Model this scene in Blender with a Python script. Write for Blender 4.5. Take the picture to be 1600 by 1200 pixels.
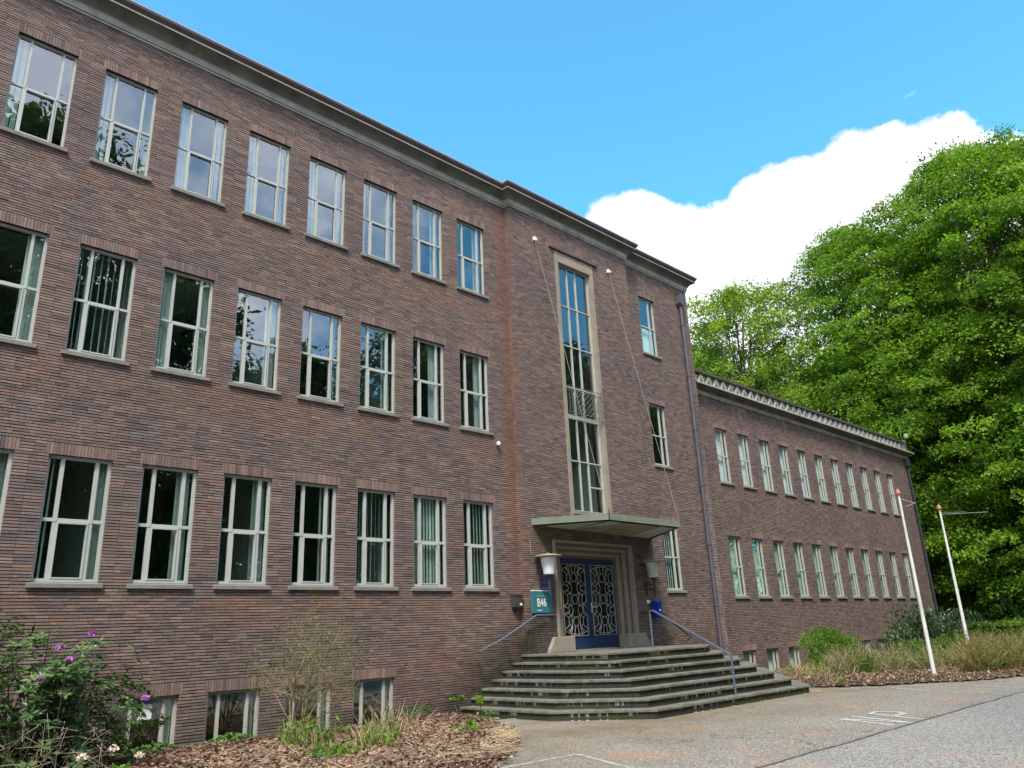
import bpy, bmesh, math, random
import numpy as np
from mathutils import Vector, Matrix
random.seed(7)
rng = np.random.default_rng(7)
PI = math.pi
scene = bpy.context.scene
for o in list(bpy.data.objects):
    bpy.data.objects.remove(o, do_unlink=True)
COL = scene.collection

# ------------------------------------------------------------------ camera
CAM_LOC = Vector((-1.59188, -13.81443, -1.09692))
A_, B_, R_ = math.radians(44.41488), math.radians(18.11397), math.radians(-2.54701)
fwd = Vector((math.sin(A_)*math.cos(B_), math.cos(A_)*math.cos(B_), math.sin(B_)))
rt0 = Vector((math.cos(A_), -math.sin(A_), 0))
up0 = rt0.cross(fwd)
rt = rt0*math.cos(R_) + up0*math.sin(R_)
up = -rt0*math.sin(R_) + up0*math.cos(R_)
cam_data = bpy.data.cameras.new("camera")
cam = bpy.data.objects.new("camera", cam_data)
COL.objects.link(cam)
m = Matrix((rt, up, -fwd)).transposed().to_4x4()
m.translation = CAM_LOC
cam.matrix_world = m
cam_data.sensor_width = 36.0
cam_data.lens = 36.0*1199.707/1600.0
cam_data.clip_end = 2000
scene.camera = cam
scene.view_settings.view_transform = 'Standard'
scene.view_settings.look = 'None'
scene.view_settings.exposure = 1.5
scene.view_settings.gamma = 1.0
scene.view_settings.use_curve_mapping = False

# ------------------------------------------------------------------ world
SUN_EL, SUN_AZ = math.radians(56), math.radians(230)   # azimuth from +y towards +x: high, behind the left shoulder
world = bpy.data.worlds.new("World")
scene.world = world
world.use_nodes = True
wn, wl = world.node_tree.nodes, world.node_tree.links
wn.clear()
def N(nt, t, **kw):
    n = nt.nodes.new(t)
    for k, v in kw.items():
        if hasattr(n, k): setattr(n, k, v)
        elif k in n.inputs: n.inputs[k].default_value = v
    return n
W = world.node_tree
def wmath(op, a, b=None, c=None, clamp=False):
    n = W.nodes.new('ShaderNodeMath'); n.operation = op; n.use_clamp = clamp
    for i, v in enumerate((a, b, c)):
        if v is None: continue
        if isinstance(v, (int, float)): n.inputs[i].default_value = v
        else: wl.new(v, n.inputs[i])
    return n.outputs[0]
sky = N(W, 'ShaderNodeTexSky', sky_type='NISHITA', sun_disc=False, sun_elevation=SUN_EL, sun_rotation=SUN_AZ,
        altitude=50, air_density=1.0, dust_density=0.3, ozone_density=1.6)
tint = N(W, 'ShaderNodeMix', data_type='RGBA', blend_type='MULTIPLY')
tint.inputs[0].default_value = 1.0
wl.new(sky.outputs[0], tint.inputs[6]); tint.inputs[7].default_value = (0.60, 1.34, 1.36, 1)
geo = N(W, 'ShaderNodeTexCoord')
sep = N(W, 'ShaderNodeSeparateXYZ'); wl.new(geo.outputs['Generated'], sep.inputs[0])
az = wmath('ARCTAN2', sep.outputs[0], sep.outputs[1])           # 0 at +y, + towards +x
el = wmath('ARCSINE', sep.outputs[2])
azd = wmath('MULTIPLY', az, 180/PI); eld = wmath('MULTIPLY', el, 180/PI)
# top edge of the great cumulus as elevation (deg) over azimuth (deg)
edge = [(0,3),(20,8),(34,20),(44.8,25.2),(49.2,27.8),(51.5,29.9),(53.7,31.0),(56.4,31.2),(58.4,30.1),(61.3,29.3),(64,30.4),
        (66.2,31.2),(69.1,31.4),(72.1,32.6),(74.6,32.0),(77,31.6),(79.4,31.0),(80.9,29.3),(82.6,28.6),(88,27),(100,20),(120,12),(150,6),(180,3)]
fc = W.nodes.new('ShaderNodeFloatCurve')
cv = fc.mapping.curves[0]
while len(cv.points) > 2: cv.points.remove(cv.points[-1])
cv.points[0].location = (0, edge[0][1]/60); cv.points[1].location = (1, edge[-1][1]/60)
for a_, e_ in edge[1:-1]: cv.points.new(a_/180, e_/60)
for p_ in cv.points: p_.handle_type = 'AUTO'
fc.mapping.update()
wl.new(wmath('DIVIDE', wmath('ABSOLUTE', azd), 180.0), fc.inputs[1])
edge_el = wmath('MULTIPLY', fc.outputs[0], 60.0)
nz = N(W, 'ShaderNodeTexNoise', noise_dimensions='3D', Scale=9.0, Detail=8.0, Roughness=0.62)
wl.new(geo.outputs['Generated'], nz.inputs['Vector'])
lump = wmath('MULTIPLY', wmath('SUBTRACT', nz.outputs[0], 0.5), 5.0)
d1 = wmath('SUBTRACT', wmath('ADD', edge_el, lump), eld)
nzf = N(W, 'ShaderNodeTexNoise', noise_dimensions='3D', Scale=34.0, Detail=6.0, Roughness=0.7); wl.new(geo.outputs['Generated'], nzf.inputs['Vector'])
d1 = wmath('ADD', d1, wmath('MULTIPLY', wmath('SUBTRACT', nzf.outputs[0], 0.5), 1.3))
c1 = wmath('MULTIPLY', d1, 1.9, clamp=True)
front = wmath('GREATER_THAN', sep.outputs[1], -0.05)
c1 = wmath('MULTIPLY', c1, front)
# broken grey-white cloud in the half of the sky behind the camera
nz2 = N(W, 'ShaderNodeTexNoise', noise_dimensions='3D', Scale=2.6, Detail=9.0, Roughness=0.6)
mp = N(W, 'ShaderNodeMapping'); mp.inputs['Location'].default_value = (3.1, 0.4, 1.7); mp.inputs['Scale'].default_value = (1, 1, 1.9)
wl.new(geo.outputs['Generated'], mp.inputs[0]); wl.new(mp.outputs[0], nz2.inputs['Vector'])
# denser towards -x, clearing towards +x
dirx = wmath('SUBTRACT', 0.42, wmath('MULTIPLY', sep.outputs[0], 0.75))
cl2 = wmath('MULTIPLY', wmath('ADD', wmath('SUBTRACT', nz2.outputs[0], 0.52), dirx), 5.0, clamp=True)
back = wmath('MULTIPLY', wmath('SUBTRACT', -0.1, sep.outputs[1]), 5.0, clamp=True)
c2 = wmath('MULTIPLY', cl2, back)
cc2 = N(W, 'ShaderNodeMix', data_type='RGBA')
wl.new(wmath('MULTIPLY', wmath('SUBTRACT', nz2.outputs[0], 0.35), 3.0, clamp=True), cc2.inputs[0])
cc2.inputs[6].default_value = (6.0, 6.4, 8.0, 1); cc2.inputs[7].default_value = (9.5, 9.6, 10.8, 1)
# wisps
nz3 = N(W, 'ShaderNodeTexNoise', noise_dimensions='3D', Scale=7.0, Detail=6.0, Roughness=0.6)
mp3 = N(W, 'ShaderNodeMapping'); mp3.inputs['Scale'].default_value = (1, 1, 3.0); mp3.inputs['Location'].default_value = (0.7, 2.2, 0.3)
wl.new(geo.outputs['Generated'], mp3.inputs[0]); wl.new(mp3.outputs[0], nz3.inputs['Vector'])
c3 = wmath('MULTIPLY', wmath('MULTIPLY', wmath('SUBTRACT', nz3.outputs[0], 0.68), 4.0, clamp=True), 0.5)
def wmix(f, a, b):
    n = N(W, 'ShaderNodeMix', data_type='RGBA')
    wl.new(f, n.inputs[0])
    for i, v in ((6, a), (7, b)):
        if isinstance(v, tuple): n.inputs[i].default_value = v
        else: wl.new(v, n.inputs[i])
    return n.outputs[2]
skyc = wmix(c3, tint.outputs[2], (11, 12.5, 14, 1))
skyc = wmix(c2, skyc, cc2.outputs[2])
csh = N(W, 'ShaderNodeTexNoise', noise_dimensions='3D', Scale=5.0, Detail=7.0, Roughness=0.55); wl.new(geo.outputs['Generated'], csh.inputs['Vector'])
ccol = wmix(wmath('MULTIPLY', wmath('SUBTRACT', csh.outputs[0], 0.30), 4.0, clamp=True), (3.25, 3.42, 3.70, 1), (4.7, 4.7, 4.8, 1))
skyc = wmix(c1, skyc, ccol)
bg = N(W, 'ShaderNodeBackground'); bg.inputs[1].default_value = 0.1
wl.new(skyc, bg.inputs[0])
wo = N(W, 'ShaderNodeOutputWorld'); wl.new(bg.outputs[0], wo.inputs[0])

# ------------------------------------------------------------------ sun
sd = bpy.data.lights.new("sun", 'SUN'); sd.energy = 2.0; sd.angle = math.radians(12); sd.color = (1.0, 0.93, 0.80)
sun = bpy.data.objects.new("sun", sd); COL.objects.link(sun)
sdir = Vector((math.sin(SUN_AZ)*math.cos(SUN_EL), math.cos(SUN_AZ)*math.cos(SUN_EL), math.sin(SUN_EL)))
sun.rotation_euler = sdir.to_track_quat('Z', 'Y').to_euler()
sun.location = (0, -20, 40)

# ------------------------------------------------------------------ helpers: objects
def prop(o, label=None, cat=None, group=None, kind=None):
    if label: o['label'] = label
    if cat: o['category'] = cat
    if group: o['group'] = group
    if kind: o['kind'] = kind
    return o
def link(o, parent=None):
    COL.objects.link(o)
    if parent is not None: o.parent = parent
    return o
def mesh_obj(name, me, mat, parent=None):
    o = bpy.data.objects.new(name, me)
    if mat is not None and not me.materials:
        for q in (mat if isinstance(mat, (list, tuple)) else [mat]): me.materials.append(q)
    link(o)
    if parent is not None:
        o.parent = parent
        o.matrix_parent_inverse = PINV.get(parent.name, Matrix.Identity(4))
    return o
PINV = {}
def empty(name, loc, label, cat, group=None):
    o = bpy.data.objects.new(name, None); link(o)
    o.location = loc; o.empty_display_size = 0.2
    PINV[o.name] = Matrix.Translation(Vector(loc)).inverted()
    return prop(o, label, cat, group)
def mesh_np(name, V, F, cols=None, smooth=False):
    """V (n,3), F (m,k) with the same k for all faces; cols (m,3) one colour per face"""
    me = bpy.data.meshes.new(name)
    V = np.asarray(V, dtype=np.float32); F = np.asarray(F, dtype=np.int32)
    m_, k = F.shape
    me.vertices.add(len(V)); me.vertices.foreach_set('co', V.ravel())
    me.loops.add(m_*k); me.loops.foreach_set('vertex_index', F.ravel())
    me.polygons.add(m_)
    me.polygons.foreach_set('loop_start', np.arange(0, m_*k, k, dtype=np.int32))
    try: me.polygons.foreach_set('loop_total', np.full(m_, k, dtype=np.int32))
    except Exception: pass
    if cols is not None:
        at = me.attributes.new('tone', 'FLOAT_COLOR', 'FACE')
        c4 = np.ones((m_, 4), dtype=np.float32); c4[:, :3] = cols
        at.data.foreach_set('color', c4.ravel())
    me.update(calc_edges=True)
    me.polygons.foreach_set('use_smooth', np.full(m_, bool(smooth)))
    return me
BOXF = np.array([[0,1,5,4],[1,3,7,5],[3,2,6,7],[2,0,4,6],[4,5,7,6],[1,0,2,3]])
def boxes_np(B, jit=0.0):
    """B (n,6) x0,x1,y0,y1,z0,z1 -> verts, faces (6 per box)"""
    B = np.asarray(B, dtype=float); n = len(B)
    V = np.empty((n, 8, 3))
    for i in range(8):
        V[:, i, 0] = B[:, i & 1]; V[:, i, 1] = B[:, 2 + ((i >> 1) & 1)]; V[:, i, 2] = B[:, 4 + ((i >> 2) & 1)]
    if jit: V += rng.uniform(-jit, jit, V.shape)
    F = (np.arange(n)*8)[:, None, None] + BOXF[None]
    return V.reshape(-1, 3), F.reshape(-1, 4)
class MB:
    """collects shapes into one mesh"""
    def __init__(s): s.v = []; s.f = []; s.m = []
    def add(s, V, F, mi=0):
        b = len(s.v); s.v += [tuple(p) for p in V]; s.f += [tuple(b+i for i in f) for f in F]; s.m += [mi]*len(F); return s
    def box(s, x0, x1, y0, y1, z0, z1, mi=0):
        x0, x1 = min(x0, x1), max(x0, x1); y0, y1 = min(y0, y1), max(y0, y1); z0, z1 = min(z0, z1), max(z0, z1)
        V, F = boxes_np([[x0, x1, y0, y1, z0, z1]]); return s.add(V.tolist(), F.tolist(), mi)
    def tube(s, pts, r, n=8, mi=0, cap=True):
        pts = [Vector(p) for p in pts]; rs = r if isinstance(r, (list, tuple)) else [r]*len(pts)
        V = []; F = []
        prevn = None
        for i, p in enumerate(pts):
            if i == 0: t = (pts[1]-p).normalized()
            elif i == len(pts)-1: t = (p-pts[i-1]).normalized()
            else:
                t = ((p-pts[i-1]).normalized() + (pts[i+1]-p).normalized())
                t = t.normalized() if t.length > 1e-6 else (p-pts[i-1]).normalized()
            if prevn is None:
                a = Vector((0, 0, 1)) if abs(t.z) < 0.9 else Vector((1, 0, 0)); nn = t.cross(a).normalized()
            else:
                nn = prevn - t*prevn.dot(t)
                nn = nn.normalized() if nn.length > 1e-6 else t.orthogonal().normalized()
            prevn = nn; bb = t.cross(nn)
            for k in range(n):
                a = 2*PI*k/n; V.append(p + nn*(rs[i]*math.cos(a)) + bb*(rs[i]*math.sin(a)))
        for i in range(len(pts)-1):
            for k in range(n):
                a, b = i*n+k, i*n+(k+1) % n; F.append((a, b, b+n, a+n))
        if cap:
            F.append(tuple(range(n-1, -1, -1))); F.append(tuple((len(pts)-1)*n+k for k in range(n)))
        return s.add(V, F, mi)
    def lathe(s, c, prof, n=20, mi=0):
        V = []; F = []
        for (r, z) in prof:
            for k in range(n):
                a = 2*PI*k/n; V.append((c[0]+r*math.cos(a), c[1]+r*math.sin(a), c[2]+z))
        for i in range(len(prof)-1):
            for k in range(n):
                a, b = i*n+k, i*n+(k+1) % n; F.append((a, b, b+n, a+n))
        F.append(tuple(range(n-1, -1, -1))); F.append(tuple((len(prof)-1)*n+k for k in range(n)))
        return s.add(V, F, mi)
    def prism(s, poly, axis, a, b, mi=0):
        """poly list of (p,q); extruded along axis from a to b"""
        def pt(p, q, t):
            return {'x': (t, p, q), 'y': (p, t, q), 'z': (p, q, t)}[axis]
        n = len(poly); V = [pt(p, q, a) for p, q in poly] + [pt(p, q, b) for p, q in poly]
        F = [(i, (i+1) % n, (i+1) % n+n, i+n) for i in range(n)] + [tuple(range(n-1, -1, -1)), tuple(range(n, 2*n))]
        return s.add(V, F, mi)
    def build(s, name, mat, parent=None, smooth=False, bevel=0, recalc=True):
        me = bpy.data.meshes.new(name)
        me.from_pydata([tuple(v) for v in s.v], [], s.f)
        if any(s.m): me.polygons.foreach_set('material_index', s.m)
        if recalc:
            bm = bmesh.new(); bm.from_mesh(me); bmesh.ops.recalc_face_normals(bm, faces=bm.faces)
            if bevel: bmesh.ops.bevel(bm, geom=bm.edges[:], offset=bevel, segments=2, affect='EDGES', profile=0.6)
            bm.to_mesh(me); bm.free()
        me.update()
        o = mesh_obj(name, me, mat, parent)
        if smooth:
            for p in me.polygons: p.use_smooth = True
            try: me.set_sharp_from_angle(angle=math.radians(35))
            except Exception: pass
        return o

# ------------------------------------------------------------------ helpers: materials
def lin(h):
    if isinstance(h, str):
        h = h.lstrip('#'); c = [int(h[i:i+2], 16)/255 for i in (0, 2, 4)]
        return tuple(((x/12.92) if x <= 0.04045 else ((x+0.055)/1.055)**2.4) for x in c)
    return tuple(h[:3])
class MT:
    def __init__(s, name, rough=0.8, spec=0.3):
        s.mat = bpy.data.materials.new(name); s.mat.use_nodes = True
        s.nt = s.mat.node_tree; s.b = s.nt.nodes['Principled BSDF']
        s.b.inputs['Roughness'].default_value = rough
        s.b.inputs['Specular IOR Level'].default_value = spec
        s.tc = s.nt.nodes.new('ShaderNodeTexCoord'); s.geo = s.nt.nodes.new('ShaderNodeNewGeometry')
        s.pos = s.geo.outputs['Position']
    def L(s, a, b): s.nt.links.new(a, b)
    def set(s, inp, v):
        if isinstance(v, (int, float)): inp.default_value = v
        elif isinstance(v, tuple): inp.default_value = (*v[:3], 1) if inp.type == 'RGBA' else v
        else: s.L(v, inp)
    def math(s, op, a, b=None, c=None, clamp=False):
        n = s.nt.nodes.new('ShaderNodeMath'); n.operation = op; n.use_clamp = clamp
        for i, v in enumerate((a, b, c)):
            if v is not None: s.set(n.inputs[i], v)
        return n.outputs[0]
    def mapping(s, scale=(1, 1, 1), vec=None, loc=(0, 0, 0)):
        n = s.nt.nodes.new('ShaderNodeMapping'); n.inputs['Scale'].default_value = scale; n.inputs['Location'].default_value = loc
        s.L(vec if vec is not None else s.pos, n.inputs[0]); return n.outputs[0]
    def noise(s, scale=5, detail=4, rough=0.6, vec=None, dist=0.0):
        n = s.nt.nodes.new('ShaderNodeTexNoise'); n.inputs['Scale'].default_value = scale
        n.inputs['Detail'].default_value = detail; n.inputs['Roughness'].default_value = rough; n.inputs['Distortion'].default_value = dist
        s.L(vec if vec is not None else s.pos, n.inputs['Vector']); return n.outputs[0]
    def ramp(s, f, lo, hi, a=0.0, b=1.0):
        n = s.nt.nodes.new('ShaderNodeMapRange'); n.clamp = True
        for k, v in (('From Min', lo), ('From Max', hi), ('To Min', a), ('To Max', b)): n.inputs[k].default_value = v
        s.L(f, n.inputs[0]); return n.outputs[0]
    def mix(s, f, a, b, mode='MIX'):
        n = s.nt.nodes.new('ShaderNodeMix'); n.data_type = 'RGBA'; n.blend_type = mode
        s.set(n.inputs[0], f); s.set(n.inputs[6], a); s.set(n.inputs[7], b); return n.outputs[2]
    def bump(s, h, strength=0.3, dist=0.01):
        n = s.nt.nodes.new('ShaderNodeBump'); n.inputs['Strength'].default_value = strength; n.inputs['Distance'].default_value = dist
        s.L(h, n.inputs['Height']); s.L(n.outputs[0], s.b.inputs['Normal'])
    def color(s, c): s.set(s.b.inputs['Base Color'], c); return s.mat
    def attr(s, name='tone'):
        n = s.nt.nodes.new('ShaderNodeAttribute'); n.attribute_name = name; return n.outputs['Color']
    def xyz(s):
        n = s.nt.nodes.new('ShaderNodeSeparateXYZ'); s.L(s.pos, n.inputs[0]); return n.outputs
    def band(s, v, lo, hi, soft):
        return s.math('MULTIPLY', s.ramp(v, lo-soft, lo+soft), s.ramp(v, hi-soft, hi+soft, 1, 0))
def simple(name, c, rough=0.6, var=0.15, scale=6, spec=0.4, metallic=0.0, bump=0.0, dirt=None, dirt_amt=0.5):
    t = MT(name, rough, spec); c = lin(c); t.b.inputs['Metallic'].default_value = metallic
    n = t.noise(scale, 5, 0.65)
    col = t.mix(t.ramp(n, 0.3, 0.7), tuple(x*(1-var) for x in c), tuple(min(1, x*(1+var)) for x in c))
    if dirt:
        n2 = t.noise(scale*0.5, 8, 0.7, t.mapping((1, 1, 0.35)))
        col = t.mix(t.ramp(n2, 0.5, 0.72, 0, dirt_amt), col, lin(dirt))
    if bump: t.bump(t.noise(scale*8, 4, 0.7), bump, 0.01)
    return t.color(col)

# brick: colour comes per brick from the mesh attribute; stains follow where they sit on the building
def brick_material():
    t = MT('brown_brick', 0.9, 0.15)
    c = t.attr()
    n = t.noise(26, 7, 0.8)
    c = t.mix(1.0, c, t.mix(t.ramp(n, 0.25, 0.75), (0.66, 0.66, 0.66), (1.34, 1.32, 1.29)), 'MULTIPLY')
    X, Y, Z = t.xyz()
    # large patches, some browner and some greyer
    big = t.noise(0.55, 5, 0.6)
    c = t.mix(1.0, c, t.mix(t.ramp(big, 0.3, 0.7), (0.86, 0.88, 0.93), (1.16, 1.10, 1.04)), 'MULTIPLY')
    # pale lime bloom
    lime = t.noise(2.3, 8, 0.72, t.mapping((1, 1, 2.2)))
    c = t.mix(t.ramp(lime, 0.60, 0.78, 0, 0.30), c, (0.36, 0.33, 0.31))
    # bloom under the wing cornice and on the corner of the tall block
    wing = t.math('MULTIPLY', t.ramp(Z, 6.1, 6.8), t.ramp(X, 21.0, 21.6))
    drip = t.noise(3.0, 4, 0.7, t.mapping((1, 1, 0.12)))
    c = t.mix(t.math('MULTIPLY', wing, t.ramp(drip, 0.60, 0.66, 0, 0.75)), c, (0.5, 0.49, 0.46))
    corner = t.math('MULTIPLY', t.band(X, 20.72, 21.1, 0.03), t.ramp(Z, 5.5, 2.0))
    c = t.mix(t.math('MULTIPLY', corner, t.ramp(t.noise(7, 5, 0.7), 0.4, 0.65, 0, 0.6)), c, (0.45, 0.41, 0.37))
    # bay return and the wall beside its inner corner: redder
    ret = t.band(X, 11.60, 11.915, 0.10)
    c = t.mix(t.math('MULTIPLY', ret, 0.42), c, (0.24, 0.105, 0.055))
    # rusty red patch and green-black algae beside the entrance steps
    red = t.math('MULTIPLY', t.band(X, 8.2, 11.0, 0.7), t.band(Z, -2.6, -1.15, 0.3))
    c = t.mix(t.math('MULTIPLY', red, t.ramp(t.noise(2.0, 5, 0.6), 0.38, 0.62, 0, 0.42)), c, (0.24, 0.11, 0.07))
    # distance to the sloping side of the steps
    sl = t.math('SUBTRACT', t.math('ADD', Z, 2.45), t.math('MULTIPLY', t.math('SUBTRACT', X, 10.1), 0.55))
    al = t.math('MULTIPLY', t.ramp(sl, 1.15, 0.15), t.band(X, 9.2, 13.0, 0.55))
    c = t.mix(t.math('MULTIPLY', al, t.ramp(t.noise(2.6, 6, 0.65), 0.3, 0.6, 0.35, 0.92)), c, (0.045, 0.046, 0.034))
    al2 = t.math('MULTIPLY', t.band(X, 16.1, 20.4, 0.3), t.ramp(Z, -0.9, -1.5))
    c = t.mix(t.math('MULTIPLY', al2, t.ramp(t.noise(2.2, 6, 0.65), 0.4, 0.65, 0, 0.7)), c, (0.07, 0.065, 0.04))
    # grey-black foot of the wall
    ft = t.math('MULTIPLY', t.ramp(Z, -2.2, -2.65), t.ramp(t.noise(1.4, 5, 0.6), 0.35, 0.6, 0.15, 0.8))
    c = t.mix(ft, c, (0.055, 0.052, 0.055))
    # orange-brown blush under each row of sills
    bl = t.math('MAXIMUM', t.math('MAXIMUM', t.band(Z, -.75, -.12, .14), t.band(Z, 3.0, 3.68, .14)), t.band(Z, 6.75, 7.42, .14))
    bl = t.math('MULTIPLY', t.math('MULTIPLY', bl, t.ramp(X, 11.9, 11.0)), t.ramp(t.noise(1.1, 5, .65), .42, .62, 0, .42))
    c = t.mix(bl, c, (0.235, 0.135, 0.085))
    # dark runs below the window sills
    run = t.noise(2.2, 4, 0.6, t.mapping((1, 1, 0.08)))
    c = t.mix(t.ramp(run, 0.62, 0.8, 0, 0.45), c, (0.05, 0.045, 0.045))
    # darker brown patches in a band under the canopy
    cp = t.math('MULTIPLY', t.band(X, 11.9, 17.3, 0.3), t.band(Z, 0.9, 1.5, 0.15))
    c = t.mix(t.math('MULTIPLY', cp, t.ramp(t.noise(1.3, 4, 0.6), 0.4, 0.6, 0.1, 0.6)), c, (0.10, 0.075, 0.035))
    t.bump(t.noise(70, 5, 0.8), 0.6, 0.006)
    return t.color(c)
M = {}
M['brick'] = brick_material()
M['mortar'] = simple('mortar', (0.034, 0.030, 0.029), 0.95, 0.3, 20, 0.1)
M['frame'] = simple('painted_window_frame', (0.39, 0.41, 0.38), 0.5, 0.07, 3, 0.4, dirt=(0.30, 0.30, 0.26), dirt_amt=0.35)
M['frame_dirty'] = simple('weathered_window_frame', (0.42, 0.41, 0.37), 0.6, 0.1, 5, 0.3, dirt=(0.2, 0.19, 0.16), dirt_amt=0.5)
M['sill'] = simple('grey_sill_stone', (0.20, 0.195, 0.17), 0.85, 0.2, 5, 0.2, bump=0.3, dirt=(0.09, 0.09, 0.075))
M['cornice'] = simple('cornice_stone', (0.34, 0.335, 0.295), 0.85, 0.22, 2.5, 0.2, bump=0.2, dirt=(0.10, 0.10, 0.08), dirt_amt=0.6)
M['cove'] = simple('dark_cove_stone', (0.150, 0.142, 0.118), 0.9, 0.28, 1.6, 0.15, bump=0.2, dirt=(0.06, 0.06, 0.047), dirt_amt=0.7)  # darker than the cornice stone above and below it
M['fascia'] = simple('dark_painted_fascia', (0.088, 0.066, 0.070), 0.6, 0.2, 3, 0.3, dirt=(0.14, 0.125, 0.12), dirt_amt=0.4)
M['flash'] = simple('roof_edge_zinc', (0.65, 0.65, 0.68), 0.4, 0.1, 3, 0.5, metallic=0.3)
M['surround'] = simple('sand_stone', (0.27, 0.235, 0.185), 0.85, 0.13, 3, 0.2, bump=0.25, dirt=(0.17, 0.15, 0.115), dirt_amt=0.5)
M['surround_shade'] = simple('shaded_surround_stone', (0.145, 0.112, 0.088), 0.85, 0.2, 3, 0.2, bump=0.25, dirt=(0.10, 0.085, 0.06), dirt_amt=0.5)  # darker tone paints the shaded frames of the stepped door surround
M['baluster'] = simple('weathered_concrete', (0.30, 0.295, 0.27), 0.9, 0.25, 4, 0.15, bump=0.4, dirt=(0.12, 0.125, 0.09), dirt_amt=0.7)
M['coping'] = simple('dark_mossy_coping', (0.075, 0.075, 0.06), 0.95, 0.3, 4, 0.1, bump=0.4)
M['blue'] = simple('blue_door_paint', (0.013, 0.032, 0.092), 0.42, 0.18, 2, 0.45, dirt=(0.03, 0.05, 0.10), dirt_amt=0.4)
M['railblue'] = simple('grey_blue_rail_paint', (0.085, 0.118, 0.165), 0.38, 0.15, 8, 0.5, dirt=(0.12, 0.12, 0.13))
M['pipe'] = simple('grey_violet_downpipe', (0.085, 0.080, 0.098), 0.5, 0.15, 3, 0.4, dirt=(0.07, 0.07, 0.09))
M['darkpipe'] = simple('dark_blue_downpipe', (0.028, 0.034, 0.055), 0.5, 0.15, 3, 0.4)
M['grille'] = simple('cream_iron_grille', (0.36, 0.365, 0.33), 0.5, 0.12, 10, 0.4, dirt=(0.2, 0.19, 0.13))
M['iron'] = simple('dull_grey_green_iron', (0.085, 0.095, 0.10), 0.6, 0.2, 12, 0.4)
M['ironlight'] = simple('dull_green_iron', (0.13, 0.14, 0.115), 0.6, 0.2, 12, 0.4)
M['white'] = simple('white_paint', (0.72, 0.71, 0.67), 0.5, 0.06, 4, 0.4)
M['pole'] = simple('white_pole_paint', (0.66, 0.65, 0.61), 0.45, 0.08, 4, 0.4, dirt=(0.22, 0.23, 0.16), dirt_amt=0.55)
M['orange'] = simple('faded_orange_knob', (0.42, 0.15, 0.09), 0.5, 0.15, 20, 0.4)
M['cable'] = simple('pale_stay_cable', (0.30, 0.25, 0.22), 0.5, 0.1, 10, 0.4)
M['black'] = simple('black_metal', (0.012, 0.012, 0.014), 0.4, 0.2, 10, 0.4)
M['greybox'] = simple('dark_grey_metal_box', (0.045, 0.045, 0.04), 0.6, 0.2, 10, 0.3)
M['postblue'] = simple('bright_blue_enamel', (0.008, 0.028, 0.30), 0.3, 0.1, 5, 0.5)
M['armblue'] = simple('dull_dark_blue_paint', (0.022, 0.032, 0.085), 0.5, 0.15, 6, 0.4)
M['teal'] = simple('teal_sign_panel', (0.036, 0.155, 0.185), 0.35, 0.06, 3, 0.5)
M['lampglass'] = simple('white_opal_glass', (0.66, 0.66, 0.70), 0.3, 0.04, 3, 0.5)
M['lampglass_old'] = simple('yellowed_opal_glass', (0.42, 0.44, 0.36), 0.35, 0.08, 6, 0.5)
M['lamphat'] = simple('mossy_lamp_hat', (0.26, 0.26, 0.16), 0.7, 0.25, 12, 0.3, dirt=(0.13, 0.14, 0.06))
M['interior'] = simple('office_wall', (0.42, 0.50, 0.45), 0.9, 0.05, 1, 0.1)
M['ceiling'] = simple('office_ceiling', (0.55, 0.64, 0.55), 0.9, 0.05, 1, 0.1)
M['blind'] = simple('pale_green_blind', (0.56, 0.68, 0.62), 0.8, 0.05, 4, 0.2)
M['blind_white'] = simple('white_blind', (0.66, 0.70, 0.74), 0.8, 0.05, 4, 0.2)
M['blind_teal'] = simple('grey_green_curtain', (0.40, 0.50, 0.45), 0.8, 0.12, 7, 0.2)
M['paper'] = simple('white_paper', (0.7, 0.7, 0.68), 0.7, 0.05, 20)

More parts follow.
